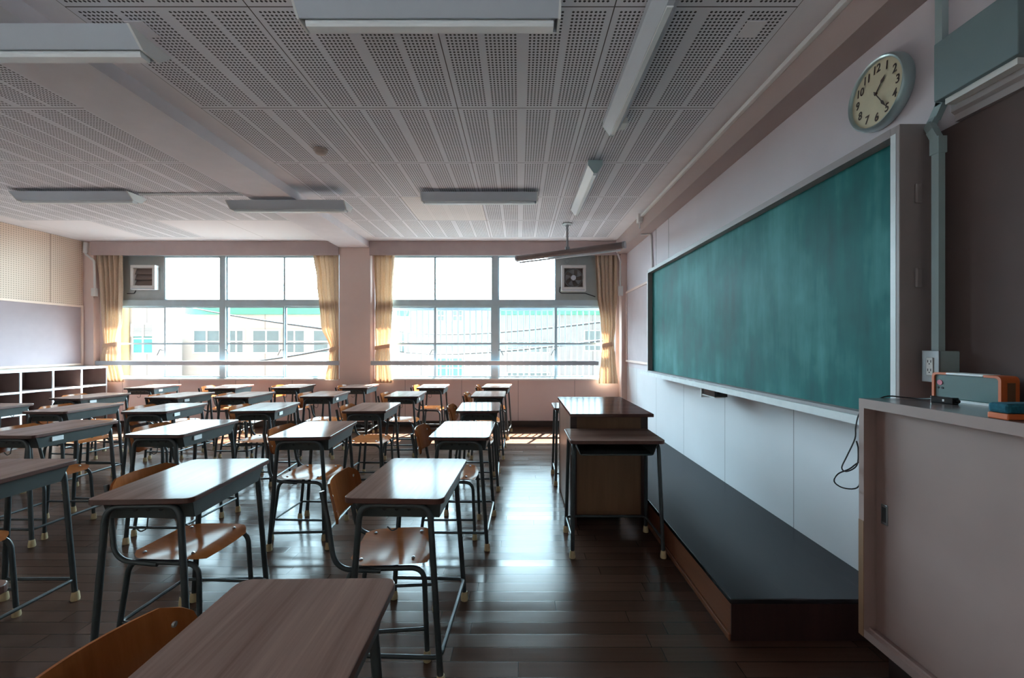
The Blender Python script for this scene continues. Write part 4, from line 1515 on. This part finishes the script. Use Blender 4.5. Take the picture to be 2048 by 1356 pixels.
copy_tree(desk0, (0.625, 2.893, 0), PI / 2, 'brown school desk in front of the lectern, open tray showing', 'school desks in rows')
copy_tree(desk0, (0.640, 4.29, 0), -PI / 2, 'brown school desk mostly hidden behind the lectern', 'school desks in rows')

# ------------------------------------------------------------------ chairs
SH = 0.42


def make_chair():
    t = thing('school_chair', 'x', 'chair')
    # seat: dished plywood with a falling front edge
    grid = []
    NX, NY = 14, 14
    for i in range(NX + 1):
        s = i / NX
        row = []
        x = -0.165 + 0.335 * s
        half = 0.175 + 0.012 * math.sin(PI * s)
        back = max(0.0, 0.22 - s) / 0.22
        front = max(0.0, s - 0.80) / 0.20
        half -= 0.050 * back ** 2.2 + 0.045 * front ** 2.6
        for j in range(NY + 1):
            q = 2 * j / NY - 1
            y = half * q
            xx = x - 0.010 * front * q * q
            z = SH - 0.010 * (1 - q * q) * (1 - abs(2 * s - 0.9)) - 0.022 * front ** 2 + 0.006 * back
            row.append((xx, y, z))
        grid.append(row)
    m = MB(); m.sheet(grid, 0, -0.011)
    seat = m.build('seat', 'chair_wood', t, angle=50)
    m = MB()
    for x in (-0.12, 0.10):
        for y in (-0.13, 0.13):
            m.lathe([(0.0, 0.0145), (0.005, 0.0135), (0.0075, 0.011), (0.0075, 0.006)], 12, Matrix.Translation((x, y, SH - 0.007)))
    m.build('screws', 'screw', seat)
    # backrest: curved plywood plate
    grid = []
    NZ, NY = 10, 18
    for i in range(NZ + 1):
        v = i / NZ
        z = 0.575 + 0.170 * v
        e = abs(2 * v - 1)
        half = 0.192 - 0.060 * max(0.0, (e - 0.35) / 0.65) ** 2.6
        row = []
        for j in range(NY + 1):
            q = 2 * j / NY - 1
            y = half * q
            x = -0.247 + 0.050 * (y / 0.19) ** 2 - 0.035 * (v - 0.5) - 0.018
            row.append((x, y, z))
        grid.append(row)
    m = MB(); m.sheet(grid, 0, 0.010)
    back = m.build('backrest', 'chair_wood', t, angle=50)
    m = MB()
    for y in (-0.150, 0.150):
        for z in (0.635, 0.70):
            x = -0.265 + 0.050 * (y / 0.19) ** 2 - 0.035 * ((z - 0.575) / 0.17 - 0.5)
            m.lathe([(0.0, 0.013), (0.006, 0.012), (0.008, 0.009), (0.008, 0.0)], 12, Matrix.Translation((x, y, z)) @ Matrix.Rotation(PI / 2, 4, 'Y'))
    m.build('screws', 'screw', back)
    for s in (-1, 1):
        m = MB()
        path = fillet([(-0.205, s * 0.176, 0.03), (-0.160, s * 0.160, SH - 0.022), (0.150, s * 0.160, SH - 0.030), (0.165, s * 0.172, 0.03)], 0.062, 8)
        m.tube(path, 0.0108, 12)
        f = m.build('leg_frame', 'steel', t)
        for fx, fy in ((-0.206, 0.1765), (0.165, 0.1722)):
            k = MB()
            k.lathe([(0.0, 0.0), (0.0165, 0.0), (0.0175, 0.008), (0.0148, 0.034), (0.0128, 0.044), (0.0, 0.044)], 14, Matrix.Translation((fx, s * fy, 0)))
            k.build('rubber_foot', 'rubber', f)
        m = MB()
        path = fillet([(-0.276, s * 0.150, 0.725), (-0.247, s * 0.158, 0.595), (-0.215, s * 0.172, 0.405), (-0.03, s * 0.166, 0.388)], [0.1, 0.095], 8)
        m.tube(path, 0.0105, 12)
        m.build('back_post', 'steel', t)
    m = MB()
    zr = 0.135
    m.tube(fillet([(0.158, -0.1695, zr), (-0.192, -0.174, zr), (-0.192, 0.174, zr), (0.158, 0.1695, zr)], 0.03, 6), 0.0078, 10)
    m.build('stretcher', 'steel', t)
    return t


# col,row: dx of seat centre from the desk centre (towards the rear), y of seat centre, turn in degrees
CHAIRS = {
    (0, 0): (0.075, 0.80, -9), (0, 1): (0.085, 1.98, 5), (1, 1): (0.035, 2.03, -2), (2, 1): (0.13, 1.95, 0),
    (0, 2): (0.08, 3.13, 0), (1, 2): (0.01, 3.13, -3), (2, 2): (0.00, 3.18, -4), (3, 2): (0.0, 3.14, 0),
    (0, 3): (0.015, 4.24, 0), (1, 3): (0.02, 4.24, -2), (2, 3): (0.05, 4.25, 0), (3, 3): (0.04, 4.20, -2), (4, 3): (0.05, 4.25, -3),
    (0, 4): (0.02, 5.36, 0), (1, 4): (0.025, 5.34, -1), (2, 4): (0.0, 5.34, -2), (3, 4): (-0.01, 5.31, 2), (4, 4): (-0.05, 5.23, 0), (5, 4): (0.03, 5.20, 2),
    (0, 5): (0.01, 6.41, 3), (1, 5): (0.02, 6.37, -2), (2, 5): (-0.02, 6.38, 0), (3, 5): (-0.02, 6.37, -2), (4, 5): (0.10, 6.31, 8),
}
chair0 = make_chair()
used = False
for (c, r), (dx, yc, rot) in CHAIRS.items():
    xn, xf_, yf_, _l = DESKS[(c, r)]
    xd = (xn + xf_) / 2 - 0.20
    loc = (xd - max(dx, 0.035), yc, 0)
    label = 'orange-brown plywood chair at the %s desk from the blackboard in the %s' % (CF[c], RW[r].replace(' from the windows', ' from windows'))
    if r == 0:
        label = 'orange-brown plywood chair at the closest desk, only its tilted backrest showing'
    g = 'plywood school chairs'
    if not used:
        chair0.location = loc
        chair0.rotation_euler = (0, 0, math.radians(rot))
        tag(chair0, label, None, g)
        used = True
    else:
        copy_tree(chair0, loc, math.radians(rot), label, g)

# ------------------------------------------------------------------ cubby shelf along the rear wall
SX, SY1, SY0 = -6.65, 6.93, 2.93
t = thing('cubby_shelf', 'low white cubby shelf along the rear wall', 'shelf', (SX, SY0, 0))
dx = XL - SX + 0.014
LS = SY1 - SY0
m = MB()
for k in range(11):
    y = k * 0.40
    m.box(dx, 0, max(0, y - 0.012), min(LS, y + 0.012), 0.10, 0.985)
m.build('upright', 'shelf_white', t, angle=0)
m = MB()
for z in (0.10, 0.400, 0.695):
    m.box(dx, -0.001, 0.0, LS, z, z + 0.024)
m.build('shelf_board', 'shelf_white', t, angle=0)
m = MB(); m.box(dx, 0.012, -0.005, LS + 0.005, 0.975, 1.008, bevel=0.003); m.build('top', 'shelf_white', t)
m = MB(); m.box(dx - 0.01, dx, 0, LS, 0.0, 0.985); m.build('back_panel', 'shelf_brown', t, angle=0)
m = MB(); m.box(dx, -0.03, 0, LS, 0.0, 0.10); m.build('plinth', 'skirting', t, angle=0)
m = MB()
for k in range(10):
    for z in (0.124, 0.424, 0.719):
        m.box(dx, -0.012, k * 0.40 + 0.013, k * 0.40 + 0.0145, z, z + 0.255)
        m.box(dx, -0.012, k * 0.40 + 0.3855, k * 0.40 + 0.387, z, z + 0.255)
        m.box(dx, -0.012, k * 0.40 + 0.013, k * 0.40 + 0.387, z + 0.0005, z + 0.002)
m.build('lining', 'shelf_brown', t, angle=0)

# ------------------------------------------------------------------ outside
m = MB()
m.box(-60, 60, 3.0, 120, -4.1, -4.0)
structure(m.build('ground', 'ground', angle=0), 'grey school yard outside the windows')
m = MB()
m.box(-60, 60, -80, 3.0, -4.1, -4.0)  # added out of view to bounce sunlight up at the ceiling
structure(m.build('ground', 'ground_bounce', angle=0), 'unseen ground added beyond the corridor to bounce light to the ceiling')
m = MB()
m.box(-34, 26, 7.22, 8.02, 3.02, 3.2)
structure(m.build('roof_eave', 'eave', angle=0), 'concrete eave above the windows outside')
m = MB()
m.box(XL - 0.3, XR + 0.3, YN - 0.2, YF + 0.3, ZC + 0.15, ZC + 0.3)
structure(m.build('roof', 'eave', angle=0), 'concrete slab over the classroom')
# unseen school block added to hold light off the opposite facade: storey below, storey above, rooms on both sides
m = MB()
m.box(-34, 26, YN - 0.12, YF + 0.15, -4.0, -0.11)
m.box(-34, 26, YN - 0.12, YF + 0.15, ZC + 0.31, 7.2)
m.box(-34, XL - 0.2, YN - 0.12, YF + 0.15, -0.11, ZC + 0.31)
m.box(XR + 0.2, 26, YN - 0.12, YF + 0.15, -0.11, ZC + 0.31)
structure(m.build('added_outer_block', 'light_block', angle=0), 'unseen school block added around the classroom to keep light off the facade')


def far_window(parent, x0, x1, z0, z1, y, glass='far_glass', cols=2, rows=2):
    m = MB()
    b = 0.05
    m.box(x0, x1, y - 0.06, y, z0, z0 + b); m.box(x0, x1, y - 0.06, y, z1 - b, z1)
    for k in range(cols + 1):
        x = x0 + (x1 - x0 - b) * k / cols
        m.box(x, x + b, y - 0.06, y, z0 + b, z1 - b)
    for k in range(1, rows):
        z = z0 + (z1 - z0) * k / rows
        m.box(x0 + b, x1 - b, y - 0.055, y, z - b / 2, z + b / 2)
    w = m.build('window', 'white_paint', parent, angle=0)
    m = MB(); m.box(x0 + b, x1 - b, y - 0.025, y - 0.005, z0 + b, z1 - b); m.build('pane', glass, w, angle=0)


YB = 15.9
sc_ = YB / 858.0
px = lambda p, Y=YB: (p - 1037.5) * Y / 858.0
pz = lambda p, Y=YB: 1.34 + (690.5 - p) * Y / 858.0
t = thing('school_building', 'long cream school building with green roof band across the yard', 'building', (0, 0, -4))
m = MB(); m.box(-13.9, px(722), YB, YB + 5, 0, pz(629) + 4); m.build('wall', 'facade', t, angle=0)
m = MB(); m.box(-12.2, px(724), YB - 0.22, YB + 5.2, pz(629) + 4, pz(614) + 4); m.build('roof_band', 'green_band', t, angle=0)
for a, b in ((387, 443), (458, 490), (505, 562), (568, 612), (626, 690)):
    far_window(t, px(a), px(b), pz(707) + 4, pz(659) + 4, YB)
for a, b in ((387, 443), (458, 490), (505, 562), (568, 612), (626, 690)):
    far_window(t, px(a), px(b), pz(850) + 4, pz(800) + 4, YB)

YB2 = 15.0
t = thing('side_wing', 'white side wing with a teal window left of the yard', 'building', (0, 0, -4))
m = MB(); m.box(-30, px(335, YB2), YB2, YB2 + 0.65, 0, pz(600, YB2) + 4); m.build('wall', 'facade_white', t, angle=0)
far_window(t, px(266, YB2), px(310, YB2), pz(708, YB2) + 4, pz(646, YB2) + 4, YB2, 'far_teal')
m = MB(); m.cyl((px(257, YB2), YB2 - 0.12, 0), (px(257, YB2), YB2 - 0.12, pz(600, YB2) + 4), 0.11); m.build('drain_pipe', 'pipe_orange', t)
m = MB()
for k in range(8):
    z = pz(673, YB2) + 4 + k * 0.055
    m.box(px(266, YB2), px(310, YB2), YB2 - 0.10, YB2 - 0.062, z, z + 0.045)
m.build('shutter', 'facade_white', t, angle=0)

YB3 = 22.0
t = thing('rear_building', 'pale school building seen through the white grille', 'building', (0, 0, -4))
m = MB(); m.box(px(740, YB3), px(1500, YB3), YB3, YB3 + 8, 0, pz(617, YB3) + 4); m.build('wall', 'facade_pale', t, angle=0)
m = MB()
m.box(px(990, YB3), px(1500, YB3), YB3 - 0.25, YB3, pz(630, YB3) + 4, pz(621, YB3) + 4)
m.box(px(797, YB3), px(816, YB3), YB3 - 0.25, YB3, pz(632, YB3) + 4, pz(621, YB3) + 4)
m.build('roof_band', 'green_band', t, angle=0)
for a, b, c, d, g_ in ((1014, 1056, 706, 682, 'far_glass'), (1060, 1100, 706, 682, 'far_glass'), (1168, 1235, 702, 660, 'far_glass'), (874, 926, 757, 715, 'far_teal'), (874, 890, 643, 620, 'far_glass'), (903, 926, 643, 620, 'far_glass'), (792, 815, 706, 660, 'far_glass'), (1014, 1100, 762, 744, 'far_glass')):
    far_window(t, px(a, YB3), px(b, YB3), pz(c, YB3) + 4, pz(d, YB3) + 4, YB3, g_)

t = thing('window_grille', 'white barred grille outside the window right of the pillar', 'grille', (0, 7.62, 0.4))
m = MB(); m.box(-2.6, 2.2, -0.03, 0.03, 1.555, 1.65, bevel=0.006); m.box(-2.6, 2.2, -0.03, 0.03, 0.02, 0.08, bevel=0.006)
m.box(-2.6, 2.2, -0.012, 0.012, 0.93, 0.965)
m.build('rail', 'grille', t)
for k in range(45):
    x = -2.55 + 0.1055 * k
    m = MB(); m.cyl((x, 0, 0.08), (x, 0, 1.555), 0.012, 10)
    m.build('bar', 'grille', t)
m = MB()
for x in (-2.58, 2.18):
    m.box(x - 0.03, x + 0.03, -0.42, -0.03, 1.57, 1.63)
    m.box(x - 0.03, x + 0.03, -0.42, -0.03, 0.02, 0.08)
m.build('wall_arm', 'grille', t, angle=0)


def cable(p, q, sag, lab):
    pts = []
    for i in range(25):
        s = i / 24
        v = Vector(p).lerp(Vector(q), s)
        v.z -= sag * 4 * s * (1 - s)
        pts.append(v)
    m = MB(); m.tube(pts, 0.022, 6)
    tag(m.build('overhead_cable', 'cord'), lab, 'cable', 'cables across the yard')


cable((px(372, 15.68), 15.655, pz(613, 15.68)), (-2.70, 7.245, pz(666, 7.23)), 0.05, 'dark cable sloping down before the green roof band')
cable((px(480, 15.9), 15.875, pz(725, 15.9)), (-2.70, 7.245, pz(686, 7.23)), 0.05, 'dark cable sloping up below the far cream windows')
cable((px(790, 22), 21.97, pz(662, 22)), (2.4, 7.245, 1.34 + 62 * 7.23 / 858), 0.25, 'dark cable crossing high behind the white grille')
cable((px(790, 22), 21.97, pz(702, 22)), (2.4, 7.245, 1.34 + 26 * 7.23 / 858), 0.25, 'dark cable crossing low behind the white grille')
